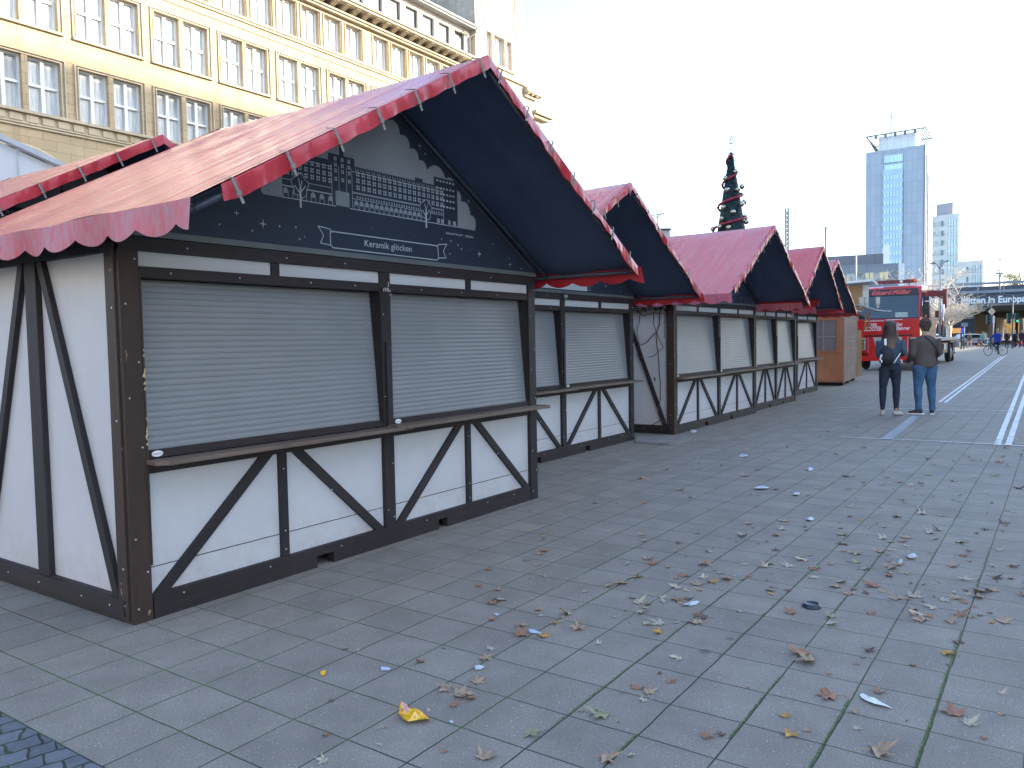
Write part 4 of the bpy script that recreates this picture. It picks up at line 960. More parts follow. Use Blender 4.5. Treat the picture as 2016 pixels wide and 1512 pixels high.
for i in range(9000):
    z = .5+(zt-.55)*(1-sqrt(rr.random())) if rr.random() < .3 else .5+(zt-.55)*rr.random(); a = rr.uniform(0, 2*pi)
    r = trad(z)*rr.uniform(.72, 1.0); p0 = Vector((cos(a)*r, sin(a)*r, z)); o_ = Vector((cos(a), sin(a), rr.uniform(-.3, .5)))*rr.uniform(.04, .09)
    sd = Vector((-sin(a), cos(a), rr.uniform(-.4, .4)))*.022
    b_ = len(vs); vs += [p0-sd, p0+sd, p0+o_]; fs.append((b_, b_+1, b_+2))
m.add(vs, fs); m.build('crown', M['needle'], e, fix=False)
m = MB(); pts = []
for i in range(340):
    z = 2.0+(zt-2.15)*i/339; a = z*2*pi/1.12+1.9; r = trad(z)*1.0+.02; pts.append((cos(a)*r, sin(a)*r, z))
m.tube(pts, [.06+.01*sin(i*1.7) for i in range(340)], 6); m.build('red_garland', M['tinsel'], e)
for (px, py) in [(1446, 339), (1427, 351.5), (1459.5, 367.5), (1447.5, 375.5), (1428, 375.5), (1461, 399.5), (1454.5, 404), (1420.5, 409.5), (1436, 420), (1416.5, 432), (1463, 438.5), (1412, 448), (1426, 451)]:
    q = AT(px, py, CD-.6); loc = e.matrix_world
    dx = (px-1440.5)/FPX*CD; z = q.z; r = trad(z)+.09
    dx = max(-r, min(r, dx)); dy = -sqrt(max(0, r*r-dx*dx))*.95
    m = MB(); m.ball((dx, dy, z), .13, 14, 10); m.build('bauble', M['bauble'], e)
for i in range(14):
    z = 1+i*.5; a = i*2.4; r = trad(z)+.09; m = MB(); m.ball((cos(a)*r, abs(sin(a)*r), z), .13, 10, 8); m.build('bauble', M['bauble'], e)
m = MB(); zc = zat(1437.5, 291, CD); R1, R2 = .46, .19
ps = [((R1 if k % 2 == 0 else R2)*sin(k*pi/5+.1), 0, zc+(R1 if k % 2 == 0 else R2)*cos(k*pi/5+.1)) for k in range(10)]
m.tube(ps+[ps[0]], .022, 5); m.tube([(0, 0, zt-.1), (0, 0, zc+.75*R1)], .016, 5); m.tube([(-.1, 0, zc+.1), (.1, 0, zc+.1)], .03, 5); m.build('star', mk('grey_wire_star', (.16, .17, .19), .4), e)

# ------------------------------------------------------------------ white painted bare trees
M['white_bark'] = mk('white_painted_bark', (.62, .56, .48), .8, .25, 6, bump=.2)
def bare_tree(px, d, htop, wpx, seed, label, ty=690):
    rr = random.Random(seed); p = base(px, d); e = empty('white_tree', p, rr.uniform(0, 3), label, 'tree', 'white painted trees')
    H = zat(px, htop, d); Rm = wpx/2/FPX*d
    trunk = MB(); th = H*.30; trunk.tube([(0, 0, 0), (.03, 0, th*.3), (-.02, .02, th*.7), (0, 0, th)], [.32, .22, .20, .26], 10); trunk.build('trunk', M['white_bark'], e)
    cr = MB()
    def grow(p0, dirn, L, r, lev):
        n = 4; pts = [p0]; d_ = dirn.copy()
        for i in range(n):
            d_ = (d_+Vector((rr.gauss(0, .16), rr.gauss(0, .16), rr.gauss(.03, .12)))).normalized(); pts.append(pts[-1]+d_*(L/n))
        cr.tube(pts, [r*(1-.45*i/n) for i in range(n+1)], 5 if lev < 2 else 4)
        if lev >= 4: return
        for i in range((5, 5, 4, 3)[lev]):
            q = rr.randint(1, n); b_ = pts[q]
            a = rr.uniform(0, 2*pi); sp = Vector((cos(a), sin(a), rr.uniform(-.15, .75)))
            nd = (d_*.75+sp*.75).normalized(); grow(b_, nd, L*rr.uniform(.52, .72), max(.012, r*.52), lev+1)
    for i in range(6):
        a = i*2*pi/6+rr.uniform(-.3, .3); grow(Vector((0, 0, th*rr.uniform(.88, 1))), Vector((cos(a)*.85, sin(a)*.85, rr.uniform(.35, 1.1))).normalized(), Rm*.62, .085, 0)
    grow(Vector((0, 0, th)), Vector((.05, 0, 1)), H*.42, .09, 0)
    # fit the crown to its measured spread
    rs_ = sorted(hypot(v[0], v[1]) for v in cr.v); mx = rs_[int(len(rs_)*.86)]; mz = max(v[2] for v in cr.v)
    kx = Rm/mx; kz = (H-th)/(mz-th)
    cr.v = [(v[0]*kx, v[1]*kx, th+(v[2]-th)*(kz if v[2] > th else 1)) for v in cr.v]
    cr.build('crown', M['white_bark'], e, fix=False)
bare_tree(1868, 68, 520, 128, 3, 'nearer white painted bare tree with forked trunk in front of the bridge lettering')
bare_tree(1838, 80, 523, 75, 8, 'farther white painted bare tree half hidden behind the red truck crane')
# leafy tree at the right edge behind the bridge
p = base(2012, 175); e = empty('park_tree', p, 0, 'dark autumn tree rising over the bridge at the right edge', 'tree'); rr = random.Random(4)
H = zat(2012, 528, 175); m = MB(); m.tube([(0, 0, 0), (0, .2, H*.4), (.2, 0, H*.8)], [.5, .35, .1], 8)
tips = []
for i in range(14):
    a = rr.uniform(0, 6.28); q = Vector((cos(a)*rr.uniform(1, 4), sin(a)*rr.uniform(1, 4), H*rr.uniform(.55, .95))); m.tube([(0, 0, H*rr.uniform(.35, .6)), q*.6+Vector((0, 0, H*.28)), q], [.15, .08, .03], 5); tips.append(q)
m.build('trunk', mk('tree_bark', (.07, .055, .045), .9), e)
m = MB(); vs = []; fs = []
for q in tips:
    for i in range(230):
        c = q+Vector((rr.gauss(0, .75), rr.gauss(0, .75), rr.gauss(0, .5))); a = Vector((rr.uniform(-1, 1), rr.uniform(-1, 1), rr.uniform(-1, 1)))*.16; b_ = Vector((rr.uniform(-1, 1), rr.uniform(-1, 1), rr.uniform(-1, 1)))*.16
        k = len(vs); vs += [c-a, c+a, c+b_]; fs.append((k, k+1, k+2))
m.add(vs, fs); m.build('crown', mk('olive_autumn_leaves', (.11, .10, .05), .8, .5, 2), e, fix=False)
for (px, d, hp, lab) in ((1985, 225, 632, 'orange autumn tree in sunlight seen under the bridge near the traffic light'), (2012, 228, 628, 'yellow autumn tree in sunlight under the bridge at the right edge')):
    p = base(px, d); e = empty('autumn_tree', p, 0, lab, 'tree'); H = 6; m = MB(); m.tube([(0, 0, 0), (0, 0, 3.5)], [.2, .1], 6); m.build('trunk', M['branch'], e)
    m = MB(); vs = []; fs = []
    for i in range(1500):
        c = Vector((rr.gauss(0, 1.5), rr.gauss(0, 1.5), 3.6+rr.gauss(0, 1.0))); a = Vector((rr.uniform(-1, 1), rr.uniform(-1, 1), rr.uniform(-1, 1)))*.22; b_ = Vector((rr.uniform(-1, 1), rr.uniform(-1, 1), rr.uniform(-1, 1)))*.22
        k = len(vs); vs += [c-a, c+a, c+b_]; fs.append((k, k+1, k+2))
    m.add(vs, fs); m.build('crown', M['autumn'], e, fix=False)

# ------------------------------------------------------------------ wooden kiosk, stall and marquee
M['kiosk_board'] = wood('weathered_kiosk_cladding', (.16, .105, .082), (.25, .175, .14), .7, axis=(1, 1, 14), spec=.25)
M['kiosk_door'] = wood('orange_brown_door_wood', (.25, .088, .04), (.34, .135, .062), .5, spec=.35)
M['stall_wood'] = wood('honey_coloured_stall_wood', (.27, .15, .065), (.36, .21, .10), .55)
A = Vector((22.90, 1.85, 0)); Bc = Vector((23.16, 1.02, 0)); Cc = Vector((26.75, 1.36, 0))
exk = (Cc-Bc).normalized(); eyk = Vector((-exk.y, exk.x, 0)); Lk = (Cc-Bc).length
e = empty('wooden_kiosk', Bc, math.atan2(exk.y, exk.x), 'brown wooden kiosk with glazed door leaning on blocks after the last red roofed hut', 'kiosk')
m = MB(); fl = .13
for k in range(17):
    z = fl+k*.125; m.box(.02, Lk, .0+.004*(k % 2), .03, z, z+.121)
m.box(.02, Lk, 2.0, 2.03, fl, 2.26); m.box(Lk-.03, Lk, .03, 2.0, fl, 2.26); m.box(.02, Lk, .0, 2.03, fl-.03, fl-.001)
for x in (.02, Lk-.06): m.box(x, x+.05, -.012, .0, fl, 2.26)
m.box(.0, Lk, -.014, .0, 1.60, 1.63); m.box(.0, Lk, -.014, .0, 1.18, 1.2)
m.build('wall', M['kiosk_board'], e)
m = MB(); m.box(-.02, .02, 0, .12, fl, 2.26); m.box(-.02, .02, 1.0, 2.03, fl, 2.26); m.box(-.012, .02, .12, 1.0, fl, 1.0); m.box(-.012, .02, .12, .2, 1.0, 2.1); m.box(-.012, .02, .92, 1.0, 1.0, 2.1); m.box(-.012, .02, .2, .92, 1.95, 2.1); m.box(-.03, -.012, .1, 1.0, 1.0, 1.05); m.box(-.02, .02, .12, 1., 2.1, 2.26)
d = m.build('door', M['kiosk_door'], e)
m = MB(); m.box(.006, .012, .2, .92, 1.05, 1.95); m.build('door_glass', mk('dusty_brown_glass', (.15, .12, .11), .15, .2, 2, spec=.7), d)
m = MB(); m.box(-.014, .006, .54, .58, 1.05, 1.95); m.box(-.014, .006, .2, .54, 1.45, 1.48); m.box(-.014, .006, .58, .92, 1.45, 1.48); m.build('glazing_bar', M['strap'], d)
m = MB(); m.box(-.1, Lk+.08, -.12, 2.15, 2.262, 2.31); m.build('roof', M['slate'], e)
m = MB()
for x in (.3, 1.8, Lk-.3): m.box(x, x+.25, .05, 1.9, 0, fl-.031)
m.build('support_block', M['timber'], e)
# stall in front of the truck
d_ = 30.0; p = base(1695, d_); e = empty('wooden_stall', p, YAW-pi/2+.12, 'honey coloured wooden stall with pale sheet roof and white post left of the red truck', 'stall')
def sx_(px): return (px-1695)/FPX*d_
def sz(py, px=1695): return zat(px, py, d_)
m = MB(); m.box(sx_(1640), sx_(1683), 0, .06, 0, sz(611)); m.box(sx_(1640), sx_(1697), 0, .06, sz(611), sz(563)); m.box(sx_(1640), sx_(1640)+.06, .06, 2.6, 0, sz(563)); m.box(sx_(1640)+.06, sx_(1683), 2.54, 2.6, 0, sz(563)); m.build('wall', M['stall_wood'], e)
m = MB(); m.box(sx_(1697), sx_(1709), -.06, .14, sz(611), sz(562)); m.build('post', mk('white_painted_post', (.55, .54, .50), .6, .12, 4), e)
m = MB(); m.prism([(sx_(1640), -.35, sz(561)), (sx_(1640), -.35, sz(557)), (sx_(1709), -.35, sz(551)), (sx_(1720), -.35, sz(561)), (sx_(1718), -.35, sz(563)), (sx_(1708), -.35, sz(555.5))], (0, 3.1, 0)); m.build('roof', M['white_paint'], e)
m = MB(); n = 14; vs = []
for i in range(n+1):
    t_ = i/n; x = sx_(1676)+(sx_(1729)-sx_(1676))*t_; z = sz(604)+(sz(614)-sz(604))*(1-(1-t_)**2.2)
    vs += [(x, -.9, z), (x, -.1, z+.10*(1-t_)), (x, -.1, z+.10*(1-t_)-.03), (x, -.9, z-.03)]
m.add(vs, [(4*i+j, 4*(i+1)+j, 4*(i+1)+(j+1) % 4, 4*i+(j+1) % 4) for i in range(n) for j in range(4)]+[(0, 1, 2, 3), (4*n, 4*n+3, 4*n+2, 4*n+1)], 0); m.build('awning', mk('pale_awning', (.5, .53, .58), .6, .1, 3), e)
for k, px in enumerate((1679, 1690, 1714)):
    m = MB(); x = sx_(px); m.tube([(x, -.5, sz(608)), (x, -.5, sz(603))], .04, 8); m.tube([(x, -.5, sz(603)), (x, -.5, sz(588))], [.07, .075], 10); m.tube([(x, -.5, sz(588)), (x, -.5, sz(586.5))], .085, 10); m.build('lantern', mk('cream_lantern', (.50, .46, .38), .6, .1), e)
m = MB(); m.box(sx_(1660), sx_(1684), -.4, -.3, 0, sz(650)); 
for px in (1692, 1699): m.tube([(sx_(px), -.35, sz(650)), (sx_(px+3), -.35, sz(616))], .03, 6)
m.build('counter', M['stall_wood'], e)
# white marquee at far left
e = empty('white_marquee', (-2.2, 8.0, 0), 0, 'white marquee at the left edge between the red roof and the sandstone building', 'marquee')
q0 = atX if False else None
def onY(px, py, Y): d = ray(px, py); return CAM+d*((Y-CAM.y)/d.y)
P0, P1, P2 = onY(0, 272, 8.0), onY(112, 323, 8.0), onY(34, 300, 8.0)
sl_ = (P1.z-P0.z)/(P1.x-P0.x); xr = P0.x-2.2; zr_ = P0.z+sl_*(xr-P0.x); xe = P1.x+1.2; ze_ = P0.z+sl_*(xe-P0.x)
m = MB(); m.prism([(xr-(xe-xr)+2.2, 0, 0), (xe+2.2, 0, 0), (xe+2.2, 0, ze_-.06), (xr+2.2, 0, zr_-.06), (xr-(xe-xr)+2.2, 0, ze_-.06)], (0, 8, 0))
t = NT('white_marquee_fabric'); t.col(t.mix(t.noise(t.coord((1, 1, .3)), .8, 4), (.52, .53, .55), (.62, .63, .65))); t.set(.55); t.bump(t.noise(t.coord((1.5, 1, .3)), 2, 3), .2, .05); M['marquee'] = t.mat
m.build('gable_wall', M['marquee'], e)
m = MB()
for sg in (-1, 1): m.beam((xr+2.2, -.03, zr_), (xr+2.2+sg*(xe-xr+.1), -.03, ze_-.02), .07, .09)
for x in (P2.x, P2.x+2.1, P2.x-2.1): m.box(x+2.2-.012, x+2.2+.012, -.02, -.002, .1, zr_+sl_*abs(x-xr)-.05 if x > xr else 4)
m.build('edge_profile', mk('aluminium_profile', (.5, .52, .54), .4, .1, metal=.3), e)

# ------------------------------------------------------------------ red truck
M['truck_red'] = mk('truck_red_paint', (.58, .018, .022), .28, .06, 1, coat=.6)
M['truck_dark'] = mk('dark_red_steel', (.16, .02, .03), .45, .2, 3)
t = NT('windscreen'); t.col(t.mix(t.noise(t.coord((.6, 1, 2)), 2.2, 4), (.007, .014, .018), (.018, .032, .038))); t.set(.08, spec=.8); M['windscreen'] = t.mat
M['orange'] = mk('orange_beacon', (.85, .19, .02), .25, .1, 8); M['chrome'] = mk('chrome', (.7, .7, .72), .15, .05, metal=1.0)
M['lamp'] = mk('headlamp_lens', (.36, .42, .43), .12, .35, 14, spec=.8)
TX = 34.6; ty0 = atX(1812, 700, TX).y; ty1 = atX(1686.5, 700, TX).y; TW = ty1-ty0
def tz(py): return atX(1750, py, TX).z
e = empty('truck', (TX, (ty0+ty1)/2, 0), 0, 'red showman truck with dark windscreen and loading crane facing the camera', 'truck')
hw = TW/2
# local: x backwards, y across (left of picture = +y)
zw0, zw1, zt_ = tz(628), tz(583), tz(562)
m = MB()
def sect(x, hw_, z0, z1): return [(x, -hw_, z0), (x, hw_, z0), (x, hw_, z1), (x, -hw_, z1)]
prof = [(0.05, .62), (0, .75), (0, zw0-.0), (.05, zw0+.02), (.30, zt_-.25), (.42, zt_-.08), (.65, zt_), (2.15, zt_), (2.2, .62)]
m.prism([(x, -hw+.02, z) for x, z in prof], (0, TW-.04, 0)); m.build('cab', M['truck_red'], e, bevel=.05)
m = MB(); m.prism([(-.012, -hw+.08, zw0+.02), (-.012, hw-.08, zw0+.02), (.245, hw-.13, zt_-.28), (.245, -hw+.13, zt_-.28)], (-.03, 0, .01))
m.build('windscreen', M['windscreen'], e)
m = MB(); 
for sg in (-1, 1):
    m.prism([(.15, sg*(hw-.015), zw0+.08), (1.2, sg*(hw-.015), zw0+.0), (1.2, sg*(hw-.015), zt_-.3), (.4, sg*(hw-.015), zt_-.3)], (0, sg*.02, 0))
m.build('side_window', M['windscreen'], e)
m = MB(); m.prism([(.22, -hw+.10, zt_-.42), (.22, hw-.10, zt_-.42), (.27, hw-.14, zt_-.14), (.27, -hw+.14, zt_-.14)], (-.07, 0, .0)); m.build('sun_visor', M['black'], e)
m = MB(); put_text(m, 'Eduard', .26, (.135, hw-.55, zt_-.37), (0, -1, 0), (.15, 0, 1), 0, depth=.006, shear=.3, bold=.008); m.build('lettering', M['truck_red'], e)
m = MB(); put_text(m, 'M\u00fcller', .26, (.135, -.12, zt_-.37), (0, -1, 0), (.15, 0, 1), 0, depth=.006, shear=.3, bold=.008); m.build('lettering', M['truck_red'], e)
def tytx(px): return atX(px, 640, TX).y-(ty0+ty1)/2
zl = tz(649)
for txt, px0, px1, py, sz_ in (('DER', 1714, 1727, 641.5, .17), ('SCOOTER', 1701, 1736, 651, .26), ('Der', 1765, 1777, 641.5, .17), ('H\u00f6llfahrer', 1750, 1792, 650, .21)):
    m = MB(); put_text(m, txt, sz_, (-.004, tytx(px0), tz(py)), (0, -1, 0), (0, 0, 1), 0, width=tytx(px0)-tytx(px1), depth=.004, bold=.004); m.build('lettering', M['white_paint'], e)
m = MB(); m.box(-.02, .0, -hw+.3, hw-.3, tz(662), tz(659.5)); m.build('grille_gap', M['black'], e)
for py in (664, 666.5, 671, 676): pass
m = MB(); m.box(-.055, .02, -hw+.45, hw-.45, tz(694), tz(664))
for k in range(6): m.box(-.062, -.055, -hw+.5, hw-.5, tz(668+k*4), tz(667+k*4))
m.build('grille', mk('silver_grille', (.42, .44, .46), .4, .15, 6), e)
for sg in (-1, 1):
    m = MB(); m.prism([(-.05, sg*(hw-.48), tz(663)), (-.05, sg*(hw-.66), tz(663)), (-.05, sg*(hw-.85), tz(700)), (-.05, sg*(hw-.48), tz(700))], (-.03, 0, 0)); m.build('bumper_post', M['truck_red'], e)
    m = MB(); m.box(-.06, .03, sg*(hw-.14), sg*(hw-.36), tz(689), tz(665)); 
    hl = m.build('headlight', M['lamp'], e)
    m = MB()
    for z in (tz(670), tz(677), tz(684)): m.disc((-.065, sg*(hw-.25), z), (1, 0, 0), .075, .02, 16)
    m.build('reflector', M['chrome'], hl)
    m = MB()
    for k in range(5): m.box(-.035, .0, sg*(hw-.14), sg*(hw-.38), tz(694+k*1.9), tz(695+k*1.9))
    m.build('air_slot', M['black'], e)
m = MB(); m.box(-.10, .3, -hw, hw, .40, tz(700)); m.build('bumper', M['truck_red'], e, bevel=.03)
m = MB(); m.box(-.125, -.1, -.58, -.06, tz(714)+.0, tz(708)); put_text(m, 'E MK 4009', .10, (-.127, -.08, tz(713)+.0), (0, -1, 0), (0, 0, 1), 1, width=.46, depth=.002); m.build('number_plate', [M['white_paint'], M['black']], e)
m = MB(); m.box(-.01, .01, .15, .9, tz(632), tz(630.5)); m.box(-.02, .0, -.55, .1, tz(630.5), tz(629)); m.build('grab_rail', M['white_paint'], e)
for y0_ in (.75, -.1): m = MB(); m.beam((-.03, y0_, zw0+.04), (.03, y0_-.75, zw0+.14), .03, .02, (1, 0, 0)); m.build('wiper', M['black'], e)
m = MB(); m.box(-.05, .0, -.75, -.28, zw0+.06, zw0+.26); m.build('dashboard_card', mk('pale_green_card', (.4, .52, .5), .5, .05), e)
m = MB(); m.box(.5, .75, -hw+.35, hw-.9, zt_+.10, zt_+.24); m.box(.48, .5, -.6, .9, zt_+.11, zt_+.23)
for y in (-.7, .9): m.tube([(.6, y, zt_), (.6, y, zt_+.12)], .02, 6)
lb = m.build('light_bar', M['truck_dark'], e)
m = MB(); m.tube([(.62, -hw+.32, zt_+.10), (.62, -hw+.32, zt_+.26)], [.10, .09], 10); m.build('beacon', M['orange'], lb)
m = MB(); m.tube([(.62, hw-.62, zt_+.10), (.62, hw-.62, zt_+.26)], [.10, .09], 10); m.build('beacon', M['orange'], lb)
m = MB(); m.disc((.47, -.42, zt_+.17), (1, 0, 0), .06, .02, 14); m.build('work_lamp', M['white_paint'], lb)
m = MB(); m.tube([(.12, -hw+.02, zt_-.25), (-.1, -hw-.08, zt_-.35), (-.12, -hw-.1, zt_-.6)], .02, 6); m.build('mirror_arm', M['black'], e)
for z0, z1 in ((tz(594), tz(586)), (tz(621), tz(597))):
    m = MB(); m.box(-.12, .06, -hw-.32, -hw-.1, z0, z1); m.build('mirror', M['black'], e, bevel=.03)
m = MB(); m.tube([(-.02, -hw-.08, zt_-.5), (.0, -hw-.04, tz(625))], .02, 6); m.tube([(-.06, -hw-.2, tz(593)), (-.06, -hw-.5, tz(596))], .012, 5); m.build('mirror_arm', M['chrome'], e)
m = MB()
for sg in (-1, 1): m.box(.25, 2.3, sg*(hw-.3), sg*(hw-.02), .58, .74)
m.box(2.2, 15.5, -.45, .45, .75, 1.0); m.box(.3, 2.3, -.8, .8, .45, .75); m.build('chassis', M['black'], e)
def wheel(x, y, r=.50, wd=.30):
    m = MB(); m.wheel_ring((x, y, r), (0, 1, 0), r-.13, .13, 28, 8); m.disc((x, y, r), (0, 1, 0), r-.06, wd*.8, 24)
    wo_ = m.build('wheel', M['rubber'], e); m = MB(); sg = -1 if y < 0 else 1
    m.disc((x, y+sg*wd*.42, r), (0, 1, 0), r*.55, .03, 20); m.disc((x, y+sg*wd*.5, r), (0, 1, 0), r*.22, .08, 14); m.build('rim', M['steel'], wo_)
for x in (1.0, 6.2, 11.3, 12.7):
    for sg in (-1, 1): wheel(x, sg*(hw-.18))
m = MB()
for sg in (-1, 1): 
    m.box(5.4, 7.0, sg*(hw-.34), sg*(hw-.01), 1.05, 1.12); m.box(10.6, 13.4, sg*(hw-.34), sg*(hw-.01), 1.06, 1.13)
m.box(2.6, 4.8, -hw+.05, -hw+.5, .5, 1.1); m.box(7.6, 9.8, -hw+.05, -hw+.4, .55, 1.05); m.build('side_box', M['black'], e)
m = MB(); m.box(2.35, 13.9, -hw+.02, hw-.02, 1.16, 1.30); m.box(13.9, 14.1, -hw+.02, hw-.02, .95, 1.32); m.build('load_bed', mk('dull_aluminium_bed', (.30, .31, .33), .5, .2, 3, metal=.3), e)
m = MB(); m.box(2.35, 3.4, -hw+.02, hw-.02, 1.30, 2.35); m.box(3.4, 5.0, -hw+.02, -hw+.9, 1.30, 2.15); m.build('crane_base', M['truck_dark'], e)
m = MB()
for z in (1.6, 1.9, 2.2): m.box(2.36, 4.0, -hw-.01, -hw+.02, z, z+.05)
m.build('cooling_slats', M['black'], e)
m = MB(); m.box(2.6, 3.0, -.2, .2, 2.35, 3.5); m.box(2.55, 2.75, -hw-.5, hw-.1, 3.12, 3.32); m.beam((2.8, -.1, 3.4), (2.8, -hw-.62, 3.3), .12, .12, (1, 0, 0)); m.box(2.6, 2.8, -hw-.65, -hw-.5, 2.6, 3.42); m.beam((2.7, -hw-.55, 3.0), (2.7, -hw+.3, 3.45), .06, .06, (1, 0, 0)); m.box(2.7, 2.9, -hw-.35, -hw-.2, 2.2, 2.5); m.build('crane_arm', M['truck_dark'], e)
m = MB(); m.tube([(2.3, -hw-.02, 2.2), (2.3, -hw-.02, 3.1)], .05, 8); m.tube([(2.2, -hw-.58, 1.4), (2.2, -hw-.56, 2.75)], .05, 8); m.build('exhaust_pipe', M['chrome'], e)
m = MB(); m.box(3.6, 6.5, -hw-.05, -hw+.0, 1.32, 1.36); m.box(7.2, 9.2, -.6, .6, 1.32, 1.44); m.box(13.6, 14.3, -hw-.12, -hw+.3, .75, 1.0); m.tube([(4, -hw+.2, 1.45), (8, -hw+.3, 1.45)], .05, 6); m.build('bed_fitting', M['steel'], e)
m = MB(); m.box(7.8, 7.82, -hw-.02, -hw+.0, .7, 1.0); m.box(7.8, 8.4, -hw-.012, -hw-.002, .72, 1.0); m.build('side_marking', M['white_paint'], e)

# ------------------------------------------------------------------ people
M['skin'] = mk('skin', (.42, .25, .18), .55, .08, 5, spec=.35)
def fabric(name, c, sc=40, b=.2): return mk(name, c, .85, .18, sc, bump=b, bscale=9, spec=.2)
class Body:
    def __init__(s): s.mb = MB()
    def limb(s, pts, rad, m, sq=1.0, side=None, n=12): s.mb.tube(pts, rad, n, m, True, sq, side)
    def ball(s, c, r, m): s.mb.ball(c, r, 12, 8, m)
    def finish(s, mats, parent, vox=.012, smooth=3):
        src = s.mb.mesh('person_src', mats); bm = bmesh.new(); bm.from_mesh(src); bmesh.ops.recalc_face_normals(bm, faces=bm.faces); bm.to_mesh(src)
        bvh = BVHTree.FromBMesh(bm); bm.faces.ensure_lookup_table(); midx = [f.material_index for f in bm.faces]
        ob = bpy.data.objects.new('tmp', src); COL.objects.link(ob)
        r = ob.modifiers.new('r', 'REMESH'); r.mode = 'VOXEL'; r.voxel_size = vox
        q = ob.modifiers.new('s', 'SMOOTH'); q.iterations = smooth; q.factor = .5
        dg = bpy.context.evaluated_depsgraph_get(); me = bpy.data.meshes.new_from_object(ob.evaluated_get(dg)); me.materials.clear()
        for x in mats: me.materials.append(x)
        for p in me.polygons:
            hit = bvh.find_nearest(p.center); p.material_index = midx[hit[2]]; p.use_smooth = True
        bpy.data.objects.remove(ob); bm.free()
        o = bpy.data.objects.new('body', me); COL.objects.link(o); o.parent = parent; return o
def hand(B, w_, d, m, curl=.5, r=.0085, side=Vector((1, 0, 0))):
    """palm and five fingers from the wrist point along direction d"""
    w_, d = Vector(w_), Vector(d).normalized(); side = Vector(side); side = (side-d*side.dot(d)).normalized(); nn = d.cross(side)
    B.limb([w_, w_+d*.045, w_+d*.085], [(.026, .018), (.036, .016), (.036, .014)], m, 1, side)
    for i, (o_, L) in enumerate(((-.028, .062), (-.010, .074), (.010, .070), (.027, .055))):
        b_ = w_+d*.082+side*o_; k1 = b_+(d-nn*curl*.5).normalized()*L*.45; k2 = k1+(d-nn*curl*1.4).normalized()*L*.35; k3 = k2+(d-nn*curl*2.2).normalized()*L*.25
        B.limb([b_, k1, k2, k3], [r, r*.95, r*.85, r*.6], m, n=7)
    b_ = w_+d*.03-side*.03; k1 = b_-side*.022+d*.028; k2 = k1+d*.028-nn*.006; B.limb([b_, k1, k2], [r*1.15, r, r*.7], m, n=7)
